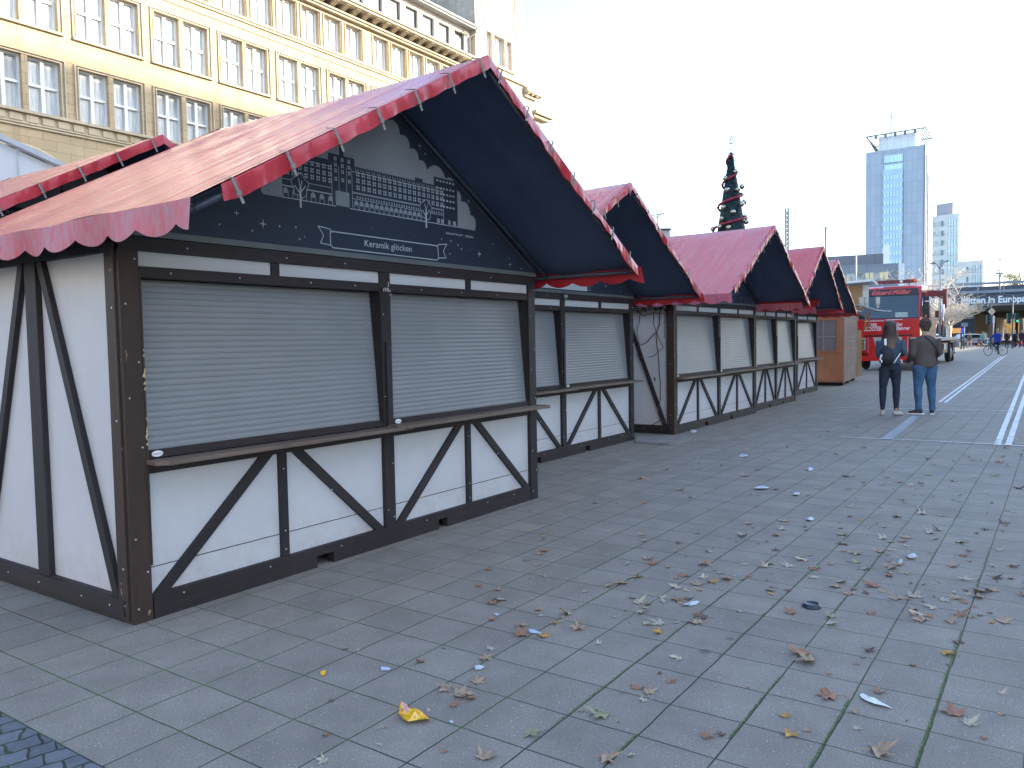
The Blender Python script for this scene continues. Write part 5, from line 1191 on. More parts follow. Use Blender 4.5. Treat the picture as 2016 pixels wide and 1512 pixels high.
def person(root, H, top, low, shoe, hair, opt):
    """local frame: faces +Y, z up. materials 0 skin 1 top 2 lower 3 shoe"""
    k = H/1.75; B = Body(); wdt = opt.get('w', 1.0); X = Vector((1, 0, 0))
    def V(x, y, z): return Vector((x*k, y*k, z*k))
    def rr_(a, b): return (a*k, b*k)
    st = opt.get('stance', .11); lw = opt.get('leg', 1.0); long_top = opt.get('hem', .92)
    # trunk
    B.limb([V(0, 0, .86), V(0, -.005, .93), V(0, 0, 1.03)], [rr_(.142*wdt, .108*wdt), rr_(.160*wdt, .114*wdt), rr_(.140*wdt, .095*wdt)], 2, 1, X, 16)
    B.limb([V(0, 0, long_top), V(0, 0, 1.0), V(0, 0, 1.10), V(0, .005, 1.24), V(0, 0, 1.36), V(0, -.005, 1.43), V(0, -.01, 1.475)],
           [rr_(.180*wdt, .134*wdt), rr_(.178*wdt, .130*wdt), rr_(.156*wdt, .112*wdt), rr_(.178*wdt, .118*wdt), rr_(.195*wdt, .11*wdt), rr_(.15*wdt, .085), rr_(.07, .06)], 1, 1, X, 18)
    B.limb([V(0, -.01, 1.44), V(0, .005, 1.53), V(0, .012, 1.58)], [.058*k, .052*k, .055*k], 0)
    B.ball(V(0, .02, 1.645), (.074*k, .092*k, .112*k), 0); B.ball(V(0, .045, 1.585), (.055*k, .062*k, .055*k), 0)
    B.limb([V(0, .105, 1.665), V(0, .13, 1.625), V(0, .112, 1.612)], [.010*k, .016*k, .014*k], 0)     # nose
    B.limb([V(-.025, .105, 1.585), V(.025, .105, 1.585)], [.009*k, .009*k], 0)                        # mouth
    for sg in (-1, 1): B.ball(V(sg*.076, .01, 1.645), (.012*k, .022*k, .032*k), 0)                    # ears
    # legs
    for sg in (-1, 1):
        fx = opt.get('foot', {}).get(sg, (sg*st, 0, 0)); hx_, hy, hz = fx
        hip = V(sg*.085*wdt, 0, .90); an = V(hx_, hy-.01, .085+hz); kn = hip.lerp(an, .5)+V(sg*.012, opt.get('knee', {}).get(sg, .02), .02)
        B.limb([hip, hip.lerp(kn, .35), kn, kn.lerp(an, .3), kn.lerp(an, .75), an+V(0, 0, .03 if opt.get('ankle') else 0)],
               [.098*k*lw*wdt, .092*k*lw, .062*k*lw, .062*k*lw, .045*k*lw, (.036 if opt.get('ankle') else .05)*k*lw], 2, n=14)
        if opt.get('ankle'): B.limb([an+V(0, 0, .06), an], [.035*k, .034*k], 0)
        ta = opt.get('toe', {}).get(sg, sg*.25); td = Vector((sin(ta), cos(ta), 0))
        h_ = V(hx_, hy, .0+hz); B.limb([h_-td*.07*k+Vector((0, 0, .045*k)), h_+td*.02*k+Vector((0, 0, .048*k)), h_+td*.11*k+Vector((0, 0, .036*k)), h_+td*.17*k+Vector((0, 0, .026*k))], [rr_(.036, .042), rr_(.042, .046), rr_(.046, .034), rr_(.03, .022)], 3, 1, td.cross(Vector((0, 0, 1))))
    # arms: shoulder, elbow, wrist given in 1.75 m units
    for sg in (-1, 1):
        el, wr = opt['arm'][sg]; sh = V(sg*.185*wdt, -.005, 1.40); el = V(*el); wr = V(*wr); aw = opt.get('aw', 1.0)
        B.limb([sh, sh.lerp(el, .4), el, el.lerp(wr, .3), wr], [.064*k*aw, .058*k*aw, .050*k*aw, .047*k*aw, .036*k*aw], 1)
        hand(B, wr, wr-el, 0, .5, .0085*k, Vector((0, 1, 0)) if abs((wr-el).normalized().y) < .8 else Vector((1, 0, 0)))
    bo = B.finish([M['skin'], top, low, shoe], root, opt.get('vox', .012), opt.get('sm', 3))
    return bo, V, k
def eyes(V, k, root):
    m = MB()
    for sg in (-1, 1): m.ball(V(sg*.03, .098, 1.655), .009*k, 8, 6)
    m.build('eyes', M['black'], root)
FACE = YAW-pi/2
jean_b = mk('blue_jeans', (.055, .115, .21), .85, .3, 7, bump=.25, bscale=20, spec=.2); jean_k = mk('black_jeans', (.024, .032, .05), .85, .25, 9, bump=.2, bscale=20, spec=.2)
denim = mk('denim_jacket', (.055, .085, .12), .85, .3, 8, bump=.3, bscale=16, spec=.2); sweat = mk('brown_grey_sweatshirt', (.088, .076, .070), .9, .12, 5, bump=.3, bscale=10, spec=.15)
# woman
pw = G(1752, 818); wmn = empty('person', (pw.x, pw.y, 0), FACE-.25, 'person with long ombre hair, denim jacket, black jeans and pale flat shoes', 'person')
shoe_w = mk('pale_flat_shoe', (.42, .40, .38), .6, .1)
bo, V, k = person(wmn, 1.72, denim, jean_k, shoe_w, None, dict(w=1.03, stance=.10, leg=1.06, hem=.99, ankle=True, foot={-1: (-.13, .0, 0), 1: (.10, -.03, 0)}, toe={-1: .15, 1: .9},
    arm={-1: ((-.215, -.03, 1.13), (-.10, .19, 1.08)), 1: ((.25, -.03, 1.14), (.13, .22, 1.14))}, vox=.0115))
eyes(V, k, wmn)
t = NT('ombre_hair'); z = t.sep(t.coord())[2]; v = t.coord((30, 30, 1.2)); f = t.noise(v, 2, 4, .7)
mr = t.ramp(t.math('ADD', t.math('MULTIPLY', t.math('SUBTRACT', z, 1.15), 2.2), t.math('MULTIPLY', t.math('SUBTRACT', f, .5), .35)), [(.0, (.27, .17, .105)), (.35, (.16, .10, .07)), (.75, (.045, .028, .024))])
t.col(t.mix(.5, mr, t.mix(f, (.04, .025, .02), mr))); t.set(.5, spec=.4); t.bump(f, .6, .01); M['ombre'] = t.mat
m = MB(); n = 22; rows = [(1.765, .02, .03), (1.755, .055, .06), (1.72, .082, .095), (1.66, .096, .108), (1.58, .100, .105), (1.50, .118, .10), (1.42, .142, .105), (1.34, .155, .11), (1.27, .160, .11), (1.20, .150, .10), (1.14, .13, .085)]
vs = []; rr = random.Random(2)
for z, rx, ry in rows:
    for j in range(n+1):
        a = pi*1.0+pi*(j/n)*1.0; a = pi*.92+pi*1.16*(j/n) if z > 1.5 else pi*1.0+pi*j/n
        fr = 1+.05*sin(j*2.9+z*5)+.04*noise.noise(Vector((j*.8, z*9, 2)))
        zz = z-(.03*abs(sin(j*1.7))+.03*rr.random() if z < 1.16 else 0)
        vs.append(((rx*fr*cos(a)-.006)*k, (.01+ry*fr*sin(a)*1.05)*k, zz*k))
fs = [(i*(n+1)+j, i*(n+1)+j+1, (i+1)*(n+1)+j+1, (i+1)*(n+1)+j) for i in range(len(rows)-1) for j in range(n)]
m.add(vs, fs, 0, True)
for j in range(36):
    a = pi+pi*rr.random(); x = .145*cos(a)*k; y = (.01+.10*sin(a))*k; m.tube([(x*.8, y, 1.45*k), (x*1.05, y*1.08, 1.28*k), (x*rr.uniform(.8, 1.2), y*rr.uniform(.9, 1.15), rr.uniform(1.06, 1.15)*k)], [.016*k, .014*k, .003*k], 6)
hr = m.build('hair', M['ombre'], wmn, fix=False); sd_ = hr.modifiers.new('s', 'SOLIDIFY'); sd_.thickness = .012
bp = empty('backpack', wmn.location, FACE-.25, 'small black backpack with white print on the person with ombre hair', 'backpack')
m = MB(); m.tube([V(-.10, -.15, .985), V(-.10, -.19, 1.0), V(-.10, -.195, 1.12), V(-.10, -.18, 1.24), V(-.10, -.15, 1.27)], [(.07*k, .03*k), (.125*k, .075*k), (.13*k, .08*k), (.11*k, .065*k), (.05*k, .03*k)], 14, 0, True, 1, (1, 0, 0)); m.build('bag', mk('black_bag_fabric', (.012, .014, .022), .7, .2, 12), bp)
m = MB(); m.box(-.225*k, -.19*k, -.235*k, -.222*k, 1.04*k, 1.12*k); m.box(-.215*k, -.17*k, -.25*k, -.238*k, 1.10*k, 1.15*k); m.box(-.205*k, -.185*k, -.248*k, -.236*k, 1.0*k, 1.05*k); m.build('print', M['white_paint'], bp)
m = MB(); m.beam(V(.03, -.145, .985), V(.15, -.125, 1.17), .014*k, .006); m.build('strap', M['white_paint'], bp)
m = MB(); m.beam(V(-.115, -.165, 1.32), V(-.115, -.150, 1.44), .038*k, .01); m.build('white_tab', M['white_paint'], bp)
# man
pm = G(1820, 815); mn = empty('person', (pm.x, pm.y, 0), FACE+.06, 'person with short curly hair, brown grey sweatshirt, crossbody strap and blue jeans', 'person')
bo, V, k = person(mn, 1.74, sweat, jean_b, mk('dark_trainer', (.02, .022, .03), .6, .2), None, dict(w=1.17, stance=.13, leg=1.22, hem=.88, aw=1.25, foot={-1: (-.12, .0, 0), 1: (.135, -.02, 0)}, toe={-1: -.95, 1: .5},
    arm={-1: ((-.262, -.03, 1.12), (-.225, .17, .99)), 1: ((.272, -.02, 1.13), (.19, .2, 1.05))}, vox=.0115))
eyes(V, k, mn)
m = MB(); rr = random.Random(8)
m.ball(V(0, .0, 1.675), (.088*k, .098*k, .105*k), 16, 10); m.ball(V(0, -.03, 1.605), (.07*k, .065*k, .06*k), 14, 8)
for i in range(330):
    a = rr.uniform(0, 2*pi); c_ = rr.uniform(-.5, 1); s_ = sqrt(1-c_*c_); y = s_*sin(a)
    if y > .45 and c_ < .55: continue
    p = V(.088*s_*cos(a), .0+.10*y, 1.678+.108*c_); m.ball(p, rr.uniform(.011, .021)*k, 6, 4)
m.build('hair', mk('dark_curly_hair', (.075, .057, .048), .8, .4, 30, spec=.2), mn)
m = MB(); pts = [V(-.06, -.105, 1.445), V(.0, -.128, 1.40), V(.09, -.142, 1.30), V(.155, -.142, 1.2), V(.205, -.10, 1.08)]; m.tube(pts, [(.016*k, .005)]*5, 6, 0, True, 1, (1, .0, .6)); m.build('crossbody_strap', M['black'], mn)
m = MB()
for sg, (fx_, fy_, ta) in {-1: (-.12, 0, -.95), 1: (.135, -.02, .5)}.items():
    td = Vector((sin(ta), cos(ta), 0)); sd_ = td.cross(Vector((0, 0, 1))); c_ = V(fx_, fy_, 0)
    m.prism([c_-td*.10-sd_*.03, c_-td*.10+sd_*.03, c_+td*.1+sd_*.047, c_+td*.19+sd_*.02, c_+td*.19-sd_*.02, c_+td*.1-sd_*.047], (0, 0, .018))
m.build('white_sole', M['white_paint'], mn)
# far pedestrians
def far_person(px, d, rz, H, top, low, hairc, label, opt=None, grp=None):
    p = base(px, d); e = empty('person', p, rz, label, 'person'); o_ = dict(w=1.08, hem=.72, arm={-1: ((-.26, 0, 1.12), (-.27, .03, .86)), 1: ((.26, 0, 1.12), (.27, .03, .86))}, vox=.02, sm=1); o_.update(opt or {})
    bo, V, k = person(e, H, top, low, M['black'], None, o_); m = MB(); m.ball(V(0, -.005, 1.68), (.085*k, .1*k, .10*k), 10, 8); m.build('hair', hairc, e); return e, V, k
dk = fabric('dark_coat', (.022, .02, .032)); dk2 = fabric('dark_navy_coat', (.018, .02, .035)); hr1 = mk('brown_hair', (.06, .04, .03), .7); hr2 = mk('grey_hair', (.2, .19, .18), .7)
far_person(1982.5, 80, FACE+pi-.1, 1.72, dk, jean_k, hr1, 'person in long dark coat walking towards the camera, left of the pair near the bridge')
far_person(1998, 80, FACE+.1, 1.7, dk2, jean_k, hr2, 'person in dark coat seen from behind beside the traffic light pole')
far_person(2012, 79, FACE+2.2, 1.74, dk, jean_k, hr1, 'person in dark clothes carrying a pale bag at the right edge', dict(stance=.2))
far_person(1908.5, 84, FACE-1.2, 1.62, fabric('grey_wool_coat', (.10, .09, .09)), fabric('pink_trousers', (.45, .27, .24)), hr1, 'person in grey coat and pink trousers left of the pushed scooter', dict(hem=.8, foot={-1: (-.1, -.22, 0), 1: (.1, .2, 0)}))
far_person(1934, 92, FACE-1.2, 1.7, fabric('teal_jacket', (.12, .24, .22)), fabric('dark_trousers', (.03, .03, .045)), hr1, 'person in pale teal jacket bending beside a parked scooter', dict(foot={-1: (-.1, -.25, 0), 1: (.1, .2, 0)}))
far_person(1940, 108, FACE, 1.8, fabric('cream_coat', (.5, .45, .38)), jean_k, hr1, 'person in cream coat walking in sunlight under the bridge')
# bicycles and scooters
def bicycle(loc, rz, label, frame_c=(.03, .03, .035), r=.34, scooter=False):
    e = empty('bicycle' if not scooter else 'motor_scooter', loc, rz, label, 'bicycle' if not scooter else 'scooter'); Mf = mk('bike_frame', frame_c, .4, .1)
    if scooter: r = .24
    for y in (-.53, .53):
        m = MB(); m.wheel_ring((0, y, r), (1, 0, 0), r-.02, .018 if not scooter else .05, 26, 6); wo_ = m.build('wheel', M['rubber'], e)
        m = MB()
        for i in range(10): a = i*pi/5; m.tube([(0, y, r), (0, y+cos(a)*(r-.02), r+sin(a)*(r-.02))], .0035, 3)
        m.disc((0, y, r), (1, 0, 0), .03, .06, 8); m.build('spokes', M['steel'], wo_)
    m = MB()
    if not scooter:
        bb = (0, -.05, .28); st = (0, -.2, .80); hd = (0, .38, .80); m.tube([bb, st], .018, 6); m.tube([bb, hd], .02, 6); m.tube([st, hd], .016, 6); m.tube([(0, -.53, r), bb], .012, 6); m.tube([(0, -.53, r), (0, -.17, .7)], .010, 6); m.tube([(0, .53, r), hd, (0, .36, .98)], .016, 6)
    else:
        m.prism([(-.13, -.75, .45), (-.13, -.2, .3), (-.13, .25, .28), (-.13, .42, .85), (-.13, .5, .85), (-.13, .4, .25), (-.13, -.1, .2), (-.13, -.6, .3)], (.26, 0, 0)); m.tube([(0, .53, r), (0, .42, .95)], .03, 6)
    m.build('frame', Mf, e)
    m = MB(); hz = .98; m.tube([(-.28, .28, hz), (-.15, .36, hz+.01), (.15, .36, hz+.01), (.28, .28, hz)], .013, 6); m.build('handlebar', M['black'], e)
    m = MB(); m.tube([(0, -.34, .86 if not scooter else .72), (0, -.2, .87 if not scooter else .74), (0, -.05, .86 if not scooter else .72)], [(.08, .02), (.07, .025), (.02, .015)], 10, 0, True, 1, (1, 0, 0)); m.build('saddle', M['black'], e)
    if not scooter:
        m = MB(); m.tube([(.09, -.05, .28), (-.09, -.05, .28)], .012, 6); m.box(.09, .18, -.01, .05, .1, .12); m.box(-.18, -.09, -.15, -.09, .44, .46); m.tube([(.09, -.05, .28), (.09, .02, .11)], .01, 5); m.tube([(-.09, -.05, .28), (-.09, -.12, .45)], .01, 5); m.build('pedal', M['steel'], e)
    return e
pc = base(1960, 52); cyc = bicycle(pc, FACE+.35, 'black bicycle ridden away across the square by the person in the blue jacket')
cp = empty('person', pc, FACE+.2, 'person in bright blue jacket riding a bicycle away from the camera', 'person')
bo, V, k = person(cp, 1.75, fabric('bright_blue_jacket', (.02, .045, .30)), fabric('dark_cycling_trousers', (.03, .035, .06)), M['black'], None, dict(w=1.2, hem=.88, aw=1.25, vox=.016, sm=2, foot={-1: (-.12, -.06, .42), 1: (.13, .05, .10)}, knee={-1: .30, 1: .12}, arm={-1: ((-.32, .18, 1.16), (-.26, .42, 1.02)), 1: ((.32, .18, 1.16), (.26, .42, 1.02))}))
m = MB(); m.ball(V(0, .02, 1.69), (.085*k, .1*k, .095*k), 10, 8); m.build('hair', mk('fair_hair', (.3, .24, .18), .7), cp)
for ch in cp.children: ch.location.y = -.18
bicycle(base(1897, 84), FACE-1.35, 'pale city bicycle standing beside the person in pink trousers', (.35, .32, .3))
bicycle(base(1938, 86), FACE-1.0, 'dark motor scooter parked left of the priority sign post', (.04, .07, .09), scooter=True)
bicycle(base(1926, 88), FACE-.7, 'dark red motor scooter parked behind the pale city bicycle', (.10, .03, .03), scooter=True)
bicycle(base(2006, 86), FACE-1.2, 'red and white motor scooter parked behind the dark coated pair', (.5, .06, .06), scooter=True)
# kerb and low things at the edge of the road
m = MB(); ca, cb_ = base(1893, 87), base(2200, 87); dd = (cb_-ca).normalized(); m.beam(ca+Vector((0, 0, .06)), cb_+Vector((0, 0, .06)), .3, .12, (0, 0, 1)); tag(m.build('road_kerb', mk('pale_kerbstone', (.42, .41, .39), .8), None), kind='structure')
rd = MB(); a_, b_ = base(1893, 87.4), base(2400, 87.4); nn = Vector((-dd.y, dd.x, 0)); nn = nn if nn.dot(FWD) > 0 else -nn
rd.add([a_-dd*40+Vector((0, 0, .006)), b_+Vector((0, 0, .006)), b_+nn*18+Vector((0, 0, .006)), a_-dd*40+nn*18+Vector((0, 0, .006))], [(0, 1, 2, 3)]); tag(rd.build('road', mk('asphalt', (.05, .05, .055), .85, .2, 3), None, fix=False), kind='structure')
# signals and signs
def signal(px, d, pytop, label, heads, diamond=None):
    p = base(px, d); e = empty('traffic_light', p, FACE, label, 'traffic light'); zt = zat(px, pytop, d); m = MB(); m.tube([(0, 0, 0), (0, 0, zt)], .055, 8); m.build('pole', M['girder'], e)
    for hi_, (dx, pyc, hh, lit) in enumerate(heads):
        z = zat(px, pyc, d); m = MB(); m.box(dx-.15, dx+.15, -.2, .0, z-hh/2, z+hh/2); h_ = m.build('signal_head', mk('dark_green_signal', (.02, .06, .055), .5), e)
        m = MB(); nl = 3
        for i in range(nl): 
            m.disc((dx, -.21, z+hh*(.33-.33*i)), (0, 1, 0), .09, .02, 12, 1 if (lit and i == 2) else 0)
        m.build('signal_lens', [mk('dark_lens', (.02, .03, .03), .2), emis('green_lens_glow', (.05, .8, .45), .3)], h_)
    return e
signal(1993, 74, 582, 'traffic light on tall pole with glowing green lamp right of the priority sign', [(-.42, 627, .95, False), (.33, 626, .9, True)])
e = signal(1951, 74, 590, 'traffic light carrying a yellow diamond priority sign', [(-.35, 629, .9, False)])
m = MB(); z = zat(1951, 613.5, 74); m.prism([(-.32, -.1, z), (0, -.1, z-.34), (.32, -.1, z), (0, -.1, z+.34)], (0, .03, 0), 0); m.prism([(-.22, -.105, z), (0, -.105, z-.24), (.22, -.105, z), (0, -.105, z+.24)], (0, .004, 0), 1); m.build('priority_sign', [M['white_paint'], mk('faded_yellow_sign', (.62, .50, .16), .5, .05)], e)
p = base(1955.5, 76); e = empty('notice_post', p, FACE, 'thin post with upright pale board beside the priority sign', 'sign'); m = MB(); m.tube([(0, 0, 0), (0, 0, zat(1955, 621, 76))], .05, 6); m.build('post', M['rail'], e); m = MB(); m.box(-.1, .1, -.08, -.05, zat(1955, 636, 76), zat(1955, 623, 76)); m.build('board', M['louvre'], e)
p = base(1898, 78); e = empty('info_board', p, FACE, 'small square pale board on dark post left of the pedestrians', 'sign'); m = MB(); m.tube([(0, 0, 0), (0, 0, zat(1898, 636, 78))], .06, 6); m.build('post', M['girder'], e); m = MB(); m.box(-.32, .32, -.1, -.06, zat(1898, 643, 78), zat(1898, 635.5, 78)); m.build('board', M['rail'], e)
d = 76; a_, b_ = base(1874, d), base(1898, d); e = oriented('striped_sign', a_, (b_-a_).normalized(), 'low illuminated panel striped orange and blue behind the white trees', 'sign'); Lw = (b_-a_).length; m = MB(); m.box(0, Lw, 0, .1, zat(1880, 657, d), zat(1880, 645.5, d), 0); m.box(.2, .3, .0, .1, 0, zat(1880, 657, d), 0); m.box(Lw-.3, Lw-.2, 0, .1, 0, zat(1880, 657, d), 0); m.build('panel', M['black'], e)
m = MB(); n = 11
for i in range(n): m.box(Lw*(i+.15)/n, Lw*(i+.8)/n, -.02, .0, zat(1880, 656, d), zat(1880, 646, d), 1 if i > 7 else 0)
m.build('colour_stripes', [emis('orange_stripe', (.8, .42, .12), .12), emis('blue_stripe', (.05, .12, .8), .12)], e)
e = empty('parked_car', base(1918, 96), YAW-pi/2, 'pale car parked under the bridge behind the pedestrians', 'car')
m = MB(); m.prism([(-2.1, 0, .3), (2.1, 0, .3), (2.15, 0, .75), (1.3, 0, .95), (.7, 0, 1.42), (-1.0, 0, 1.45), (-1.8, 0, .95), (-2.15, 0, .85)], (0, 1.7, 0)); m.build('body', mk('silver_car_paint', (.4, .41, .43), .3, .05, metal=.3), e, bevel=.06)
m = MB(); m.prism([(1.15, -.01, .95), (.65, -.01, 1.34), (-.95, -.01, 1.37), (-1.6, -.01, .95)], (0, .02, 0)); m.build('side_window', M['windscreen'], e)
for x in (-1.3, 1.3): m = MB(); m.disc((x, .08, .32), (0, 1, 0), .32, .2, 18); m.build('wheel', M['rubber'], e)
for x in (-1.3, 1.3): m = MB(); m.disc((x, 1.62, .32), (0, 1, 0), .32, .2, 18); m.build('wheel', M['rubber'], e)

# ------------------------------------------------------------------ fallen leaves and litter
def leafmat(name, c):
    t = NT(name); v = t.coord(); f = t.noise(v, 30, 5, .65); t.col(t.mix(f, tuple(x*.6 for x in c), tuple(x*1.3 for x in c))); t.set(.7, spec=.3); t.bump(f, .5, .004); return t.mat
kinds = [('tan', (.36, .25, .165), 'tan'), ('rust', (.31, .155, .09), 'rust brown'), ('pale', (.40, .345, .26), 'pale beige'), ('dark', (.13, .08, .06), 'dark brown'), ('ochre', (.46, .26, .07), 'ochre'), ('olive', (.27, .26, .15), 'olive grey')]
lm = {k_: leafmat(k_+'_leaf', c) for k_, c, _ in kinds}
def leaf_mesh(seed, mat, size=.07, curl=1.0, stalk=True):
    rr = random.Random(seed); lobes = 5; pts = []; tips = [(-pi*.42-.5), -.95, 0, .95, (pi*.42+.5)]; lens = [.62, .95, 1.12, .95, .62]
    prof = []
    for i, (a, L) in enumerate(zip(tips, lens)):
        a += rr.uniform(-.08, .08); L *= rr.uniform(.85, 1.1)
        for da, dl in ((-.26, .55), (-.20, .72), (-.13, .66), (0, 1), (.13, .66), (.20, .72), (.26, .55)): prof.append((a+da, L*dl*rr.uniform(.92, 1.06)))
        if i < 4: prof.append(((a+tips[i+1])/2, .36*rr.uniform(.85, 1.15)))
    prof.append((pi*.9, .22)); prof.insert(0, (-pi*.9, .22))
    vs = [(0, 0, .006)]; ax_ = rr.uniform(0, pi); bend = rr.uniform(.25, .75)*curl
    n = len(prof)
    def Z(x, y):
        u_ = x*cos(ax_)+y*sin(ax_); v_ = -x*sin(ax_)+y*cos(ax_); return .004+abs(u_)**1.6*bend*size**-.6*.9+max(0, v_)*.12*bend+.014*noise.noise(Vector((x*38, y*38, seed)))
    for rad_ in (.5, 1.0):
        for a, L in prof:
            x, y = sin(a)*L*size*rad_, cos(a)*L*size*rad_; vs.append((x, y, max(.0035, Z(x, y))))
    fs = [(0, 1+(i+1) % n, 1+i) for i in range(n)]+[(1+i, 1+(i+1) % n, 1+n+(i+1) % n, 1+n+i) for i in range(n)]
    m = MB(); m.add(vs, fs, 0, True)
    if stalk: m.tube([(0, -.2*size, .006), (.06*size, -.45*size, .009), (.03*size, -.8*size, .007)], [.0016, .0013, .001], 4)
    o_ = m.mesh('leaf', mat); return o_
def scrap_mesh(seed, mat, size=.03):
    rr = random.Random(seed); n = 8; vs = [(0, 0, .008)]
    for i in range(n): a = 2*pi*i/n; r = size*rr.uniform(.5, 1.1)*(1.4 if i % 4 == 0 else .8); vs.append((cos(a)*r, sin(a)*r*.7, .003+rr.random()*.010))
    m = MB(); m.add(vs, [(0, 1+i, 1+(i+1) % n) for i in range(n)], 0, False); return m.mesh('leaf', mat)
meshes = {}
for ki, (k_, c, nm_) in enumerate(kinds):
    meshes[k_] = [leaf_mesh(ki*10+j, lm[k_], .075) for j in range(4)]+[scrap_mesh(ki*7+90+j, lm[k_], .032) for j in range(2)]
KL = {k_: n_ for k_, c, n_ in kinds}
placed = []
def leaf(px, py, kind, sc, mi=None, label=None, z=0, world=None):
    p = G(px, py) if world is None else Vector(world)
    for q in placed:
        if abs(q[0]-p.x) < .07*sc and abs(q[1]-p.y) < .07*sc and label is None: return None
    o_ = bpy.data.objects.new('fallen_leaf', meshes[kind][R.randrange(4) if mi is None else mi]); COL.objects.link(o_)
    o_.location = (p.x, p.y, .001+z); o_.rotation_euler = (0, 0, R.uniform(0, 6.28)); o_.scale = (sc, sc, sc*R.uniform(.6, 1.25))
    if label: tag(o_, label, 'leaf')
    else: tag(o_, 'fallen %s leaf or leaf fragment lying on the paving slabs' % KL[kind], 'leaf', '%s fallen leaves' % KL[kind])
    placed.append((p.x, p.y)); return o_
hero = [(1582, 1288, 'rust', 1.15, 'large rust leaf lying crossed with a pinkish one left of the white strip'), (1596, 1304, 'tan', 1.1, 'pinkish tan leaf lying on top of the large rust leaf'),
 (1727, 1481, 'tan', 1.2, 'large tan leaf at the bottom edge right of centre'), (1637, 1372, 'rust', 1.15, 'broad rust leaf left of the pale paper strip'), (1557, 1446, 'ochre', .7, 'small ochre leaf lying on the mossy joint near the bottom edge'),
 (1882, 1408, 'rust', 1.0, 'rust leaf above a pale curled one at the lower right'), (1904, 1426, 'pale', .7, 'pale curled leaf just below the rust leaf at lower right'), (1726, 1363, 'rust', .6, 'narrow rust leaf directly above the pale paper strip'),
 (1190, 1410, 'olive', .95, 'olive grey curled leaf below the middle of the paving'), (1043, 1443, 'olive', .85, 'olive leaf with upright stalk left of the curled olive one'), (1193, 1494, 'tan', .95, 'forked tan leaf cut by the bottom edge'), (1387, 1451, 'rust', .6, 'small round rust leaf near the bottom edge right of the forked leaf'),
 (882, 1357, 'tan', .9, 'tan leaf touching a pointed leaf right of the yellow wrapper'), (902, 1370, 'tan', .95, 'pointed tan leaf beside the one right of the yellow wrapper'), (953, 1494, 'tan', .85, 'tan toothed leaf at the bottom edge left of centre')]
for (px, py, kd, sc, lb) in hero: leaf(px, py, kd, sc, None, lb, z=.004 if 'on top' in lb else 0)
pre = [(928, 1374, 'rust', .6), (937, 1344, 'tan', .75), (891, 1389, 'rust', .5), (829, 1303, 'rust', .5), (951, 1296, 'tan', .75), (971, 1278, 'pale', .55), (972, 1189, 'rust', .75), (984, 1180, 'pale', 1.0), (977, 1162, 'tan', .6), (945, 1155, 'rust', .5), (972, 1221, 'rust', .5), (644, 1447, 'rust', .35), (964, 1122, 'rust', .6),
 (1275, 1363, 'tan', .75), (1253, 1356, 'rust', .7), (1320, 1341, 'rust', .55), (1338, 1297, 'pale', .65), (1141, 1240, 'tan', .9), (1022, 1252, 'rust', .95), (1073, 1254, 'ochre', .75), (1032, 1231, 'tan', .75), (1090, 1228, 'ochre', .5), (1223, 1148, 'tan', 1.1), (1280, 1111, 'rust', .9), (1344, 1135, 'rust', .8), (1384, 1111, 'tan', 1.0), (1400, 1146, 'ochre', .7), (1370, 1209, 'rust', .5), (1299, 1247, 'ochre', .65), (1331, 1180, 'rust', .75), (1057, 1201, 'tan', .55), (1150, 1165, 'pale', .55),
 (1972, 1224, 'tan', 1.05), (1948, 1220, 'tan', .8), (1817, 1222, 'tan', 1.0), (1812, 1210, 'pale', .95), (1632, 1228, 'pale', .8), (1648, 1155, 'tan', .9), (1653, 1146, 'pale', .8), (1758, 1118, 'tan', .95), (1753, 1134, 'rust', .7), (1901, 1142, 'pale', .8), (1880, 1179, 'tan', .9), (1769, 1180, 'tan', .95), (1861, 1288, 'ochre', .75), (1869, 1225, 'tan', .8), (1603, 1122, 'rust', .8), (1800, 1199, 'tan', .7), (1932, 1178, 'tan', .7), (1885, 1264, 'dark', .6), (1709, 1281, 'dark', .6), (1674, 1170, 'tan', .75), (1683, 1160, 'rust', .5), (1996, 1115, 'rust', .8), (1700, 1120, 'pale', .7), (1685, 1108, 'olive', .9), (1545, 1412, 'ochre', .5), (1552, 1413, 'pale', .45), (1684, 1403, 'tan', .4), (640, 1500, 'pale', .5), (1240, 1487, 'pale', .35)]
for (px, py, kd, sc) in pre: leaf(px, py, kd, sc)
n_ind = len(placed); cand = []
rr = random.Random(21); kk = ['tan', 'rust', 'pale', 'dark', 'ochre', 'olive']
tries = 0
while len(cand) < 345 and tries < 20000:
    tries += 1; py = 838+(1230-838)*rr.random()**1.15; px = rr.uniform(1040, 2030)
    if px < 1900-(py-838)*2.2+rr.uniform(-80, 80) and rr.random() < .75: continue
    if px < 1380 and py < 900: continue
    p = G(px, py)
    if p.y > -.55 and p.x < 5: continue
    if p.y > .45: continue
    if any(hypot(p.x-q[0], p.y-q[1]) < .055 for q in cand): continue
    kd = rr.choices(kk, (30, 17, 32, 6, 4, 9))[0]; sc = rr.choice((.3, .4, .5, .65, .8)) if rr.random() < .85 else rr.uniform(.8, 1.1)
    cand.append((p.x, p.y, kd, sc, py))
for i in range(46):
    px, py = rr.uniform(560, 1990), rr.uniform(1130, 1500); p = G(px, py)
    if p.y > -.45: continue
    cand.append((p.x, p.y, rr.choice(kk[:4]), rr.choice((.22, .3, .4)), py))
cand.sort(key=lambda c: -c[3]/((Vector((c[0], c[1], 0))-CAM).length**1.5))
nsingle = 292-len(placed); rest = MB()
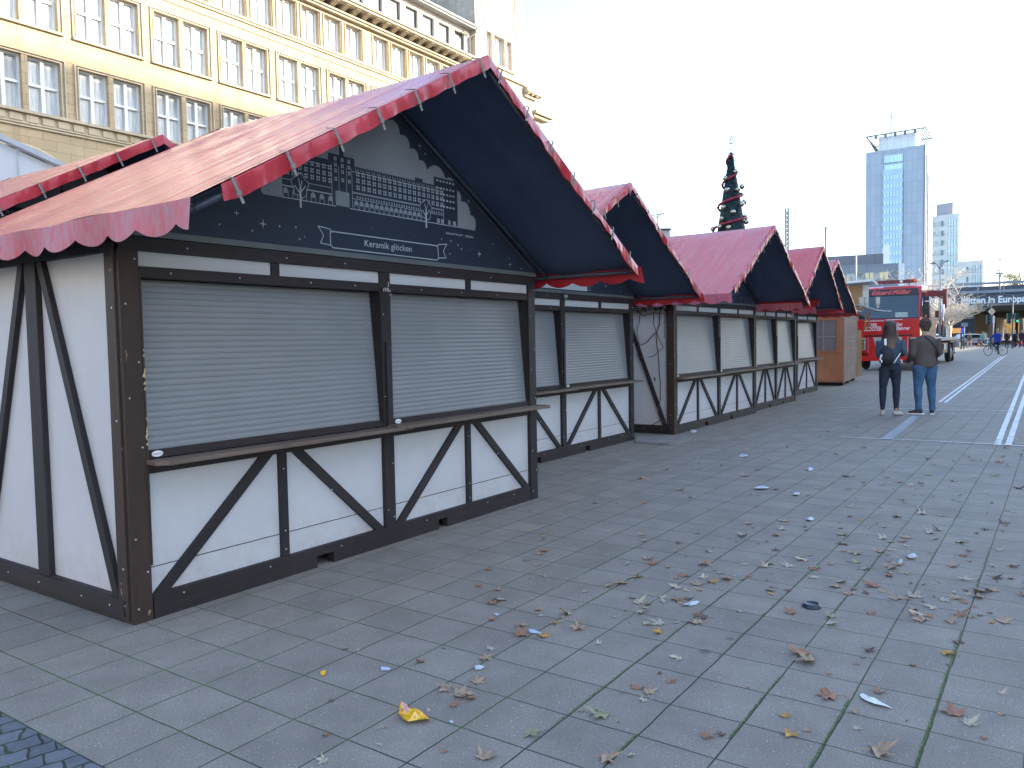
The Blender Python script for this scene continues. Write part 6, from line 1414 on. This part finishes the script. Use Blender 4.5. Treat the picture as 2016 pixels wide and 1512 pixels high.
for i, (x, y, kd, sc, py) in enumerate(cand):
    if i < nsingle: leaf(0, 0, kd, sc, rr.choices(range(6), (4, 4, 4, 4, 3, 3))[0], None, world=(x, y, 0))
    else:
        src = meshes[kd][rr.randrange(6)]; a = rr.uniform(0, 6.28); ca_, sa_ = cos(a)*sc, sin(a)*sc
        rest.add([(x+v.co.x*ca_-v.co.y*sa_, y+v.co.x*sa_+v.co.y*ca_, v.co.z*sc+.001) for v in src.vertices], [tuple(p.vertices) for p in src.polygons], kk.index(kd), True)
o_ = rest.build('scattered_leaf_litter', [lm[k_] for k_ in kk], None, fix=False); tag(o_, 'sparse small leaves scattered over the farther paving', 'leaf litter', kind='stuff')
# litter
M['paper'] = mk('white_paper', (.42, .45, .49), .7, .08, 20); M['paper_b'] = mk('bluish_paper', (.42, .50, .62), .6, .2, 60)
def scrap(name, pxy, outline, mat, label, cat, h=.012, seed=1, z=.002):
    """crumpled flat scrap; outline in picture pixels, laid on the ground"""
    rr = random.Random(seed); ps = [G(*q) for q in outline]; c = sum(ps, Vector())/len(ps); m = MB(); n = len(ps)
    vs = [Vector((0, 0, h*.8))]+[Vector((p.x-c.x, p.y-c.y, 0))*.5+Vector((0, 0, h*rr.uniform(.3, 1.2))) for p in ps]+[Vector((p.x-c.x, p.y-c.y, z+h*rr.uniform(0, .6))) for p in ps]
    m.add(vs, [(0, 1+i, 1+(i+1) % n) for i in range(n)]+[(1+i, 1+n+i, 1+n+(i+1) % n, 1+(i+1) % n) for i in range(n)], 0, False); o_ = m.build(name, mat, None, fix=False); o_.location = (c.x, c.y, 0)
    return tag(o_, label, cat)
t = NT('yellow_wrapper_foil'); v = t.coord(); f = t.noise(v, 34, 4); xx = t.sep(v)[0]
t.col(t.mix(t.ramp(t.noise(v, 22, 2), [(.55, 0.0), (.6, .8)]), (.72, .42, .02), (.65, .12, .05))); t.set(.25, spec=.7); t.bump(f, .8, .01); M['wrapper'] = t.mat
def wo_(pts): return [(504+x*.27243, 1100+y*.27243) for x, y in pts]
wr = scrap('food_wrapper', None, wo_([(1045, 1052), (1070, 1075), (1085, 1095), (1170, 1118), (1250, 1160), (1275, 1185), (1240, 1192), (1160, 1190), (1100, 1208), (1060, 1180), (1030, 1120)]), M['wrapper'], 'crumpled bright yellow snack wrapper on the paving near the bottom edge', 'wrapper', .035, 3)
m = MB()
for q in ([(1050, 1110), (1080, 1120), (1110, 1160), (1095, 1195), (1060, 1165)], [(1235, 1160), (1262, 1165), (1255, 1185), (1238, 1180)]):
    ps = [G(*a) for a in wo_(q)]; m.add([(p.x-wr.location.x, p.y-wr.location.y, .045) for p in ps], [tuple(range(len(ps)))])
m.build('printed_patch', mk('white_red_print', (.62, .34, .28), .4, .5, 60), wr, fix=False)
scrap('wrapper_scrap', None, wo_([(465, 830), (480, 818), (505, 816), (508, 840), (490, 852), (468, 846)]), M['wrapper'], 'tiny yellow wrapper scrap on the paving left of the crumpled wrapper', 'wrapper', .01, 4)
scrap('paper_scrap', None, wo_([(902, 790), (940, 785), (975, 798), (960, 815), (905, 815)]), M['paper_b'], 'small blue and white paper scrap between the tiny yellow scrap and the leaves', 'paper', .008, 5)
scrap('paper_scrap', None, wo_([(1580, 785), (1615, 775), (1655, 792), (1620, 808), (1585, 812)]), M['paper'], 'white paper scrap on the slab above the pair of tan leaves', 'paper', .012, 6)
scrap('paper_scrap', None, wo_([(1715, 402), (1740, 396), (1762, 404), (1740, 416)]), M['paper'], 'tiny white paper scrap just below the beige leaves left of centre', 'paper', .006, 7)
scrap('paper_scrap', None, wo_([(1392, 1175), (1415, 1170), (1435, 1188), (1410, 1194)]), M['paper'], 'tiny white scrap in the joint right of the yellow wrapper', 'paper', .006, 8)
def w3(pts, ox): return [(ox+x*.27243, 1100+y*.27243) for x, y in pts]
scrap('torn_paper', None, w3([(1240, 345), (1265, 320), (1300, 312), (1360, 315), (1330, 335), (1290, 345)], 1008), M['paper'], 'torn white paper piece lying near the middle of the paving', 'paper', .014, 9)
scrap('paper_scrap', None, w3([(115, 515), (160, 518), (215, 540), (180, 548), (125, 535)], 1008), M['paper_b'], 'bluish printed scrap among the rust leaves near the centre', 'paper', .008, 10)
scrap('paper_strip', None, w3([(660, 985), (685, 980), (700, 1010), (770, 1020), (820, 1050), (905, 1088), (850, 1082), (770, 1065), (705, 1035), (675, 1015)], 1512), mk('pale_green_white_paper', (.60, .63, .58), .7, .06), 'long pale twisted paper strip on the slabs at the lower right', 'paper', .014, 11)
scrap('paper_scrap', None, w3([(945, 10), (970, 15), (965, 42), (940, 38)], 1512), M['paper'], 'small upright white slip above the leaves on the right', 'paper', .02, 12)
for i, (px, py, ww, lb) in enumerate([(1499, 962, 17, 'wide crumpled white paper in the middle distance'), (1464, 898, 9, 'crumpled white paper nearer the third hut'), (1567, 974, 8, 'small crumpled paper ball right of the wide crumpled paper'), (1595, 1024, 9, 'bluish white scrap halfway up the leaf strewn paving'), (1796, 1097, 10, 'pale scrap just above the small upright slip'), (1595, 925, 7, 'tiny pale scrap behind the wide crumpled paper'), (1364, 850, 8, 'pale scrap at the foot of the third hut')]):
    scrap('paper_scrap', None, [(px-ww, py+1), (px-ww*.4, py-3), (px+ww*.3, py-2), (px+ww, py), (px+ww*.4, py+3), (px-ww*.5, py+3)], M['paper'], lb, 'paper', .025, 30+i)
lp = G(1598, 1195); e = empty('cup_lid', (lp.x, lp.y, 0), 0, 'dark plastic coffee cup lid lying on the paving', 'lid')
m = MB(); pr = [(.048, .0), (.051, .004), (.049, .010), (.044, .012), (.043, .02), (.036, .022), (.034, .014), (.0, .013)]; vs = []; n = 32
for r_, z in pr:
    for j in range(n): vs.append((r_*cos(2*pi*j/n), r_*sin(2*pi*j/n), z+.001))
m.add(vs, [(i*n+j, i*n+(j+1) % n, (i+1)*n+(j+1) % n, (i+1)*n+j) for i in range(len(pr)-1) for j in range(n)], 0, True); m.build('lid_shell', mk('dark_blue_grey_plastic', (.022, .03, .045), .3, .1), e)
# moss tufts in the joints
rr = random.Random(77); vs = []; fs = []
for i in range(9000):
    px, py = rr.uniform(1100, 2016), rr.uniform(1080, 1512); p = G(px, py)
    j = round(p.y/.3); y = j*.3+rr.gauss(0, .0022)
    if noise.noise(Vector((p.x*1.1, j*.7, 3))) < -.02: continue
    x = p.x; h_ = rr.uniform(.001, .0025); a = rr.uniform(0, pi); dx, dy = cos(a)*.0035, sin(a)*.0035; k_ = len(vs)
    vs += [(x-dx, y-dy, 0.0005), (x+dx, y+dy, .0005), (x+rr.gauss(0, .003), y+rr.gauss(0, .003), h_)]; fs.append((k_, k_+1, k_+2))
m = MB(); m.add(vs, fs); o_ = m.build('joint_moss', mk('joint_moss_green', (.085, .145, .035), .9, .4, 30), None, fix=False); tag(o_, 'green moss growing in the joints of the paving', 'moss', kind='stuff')
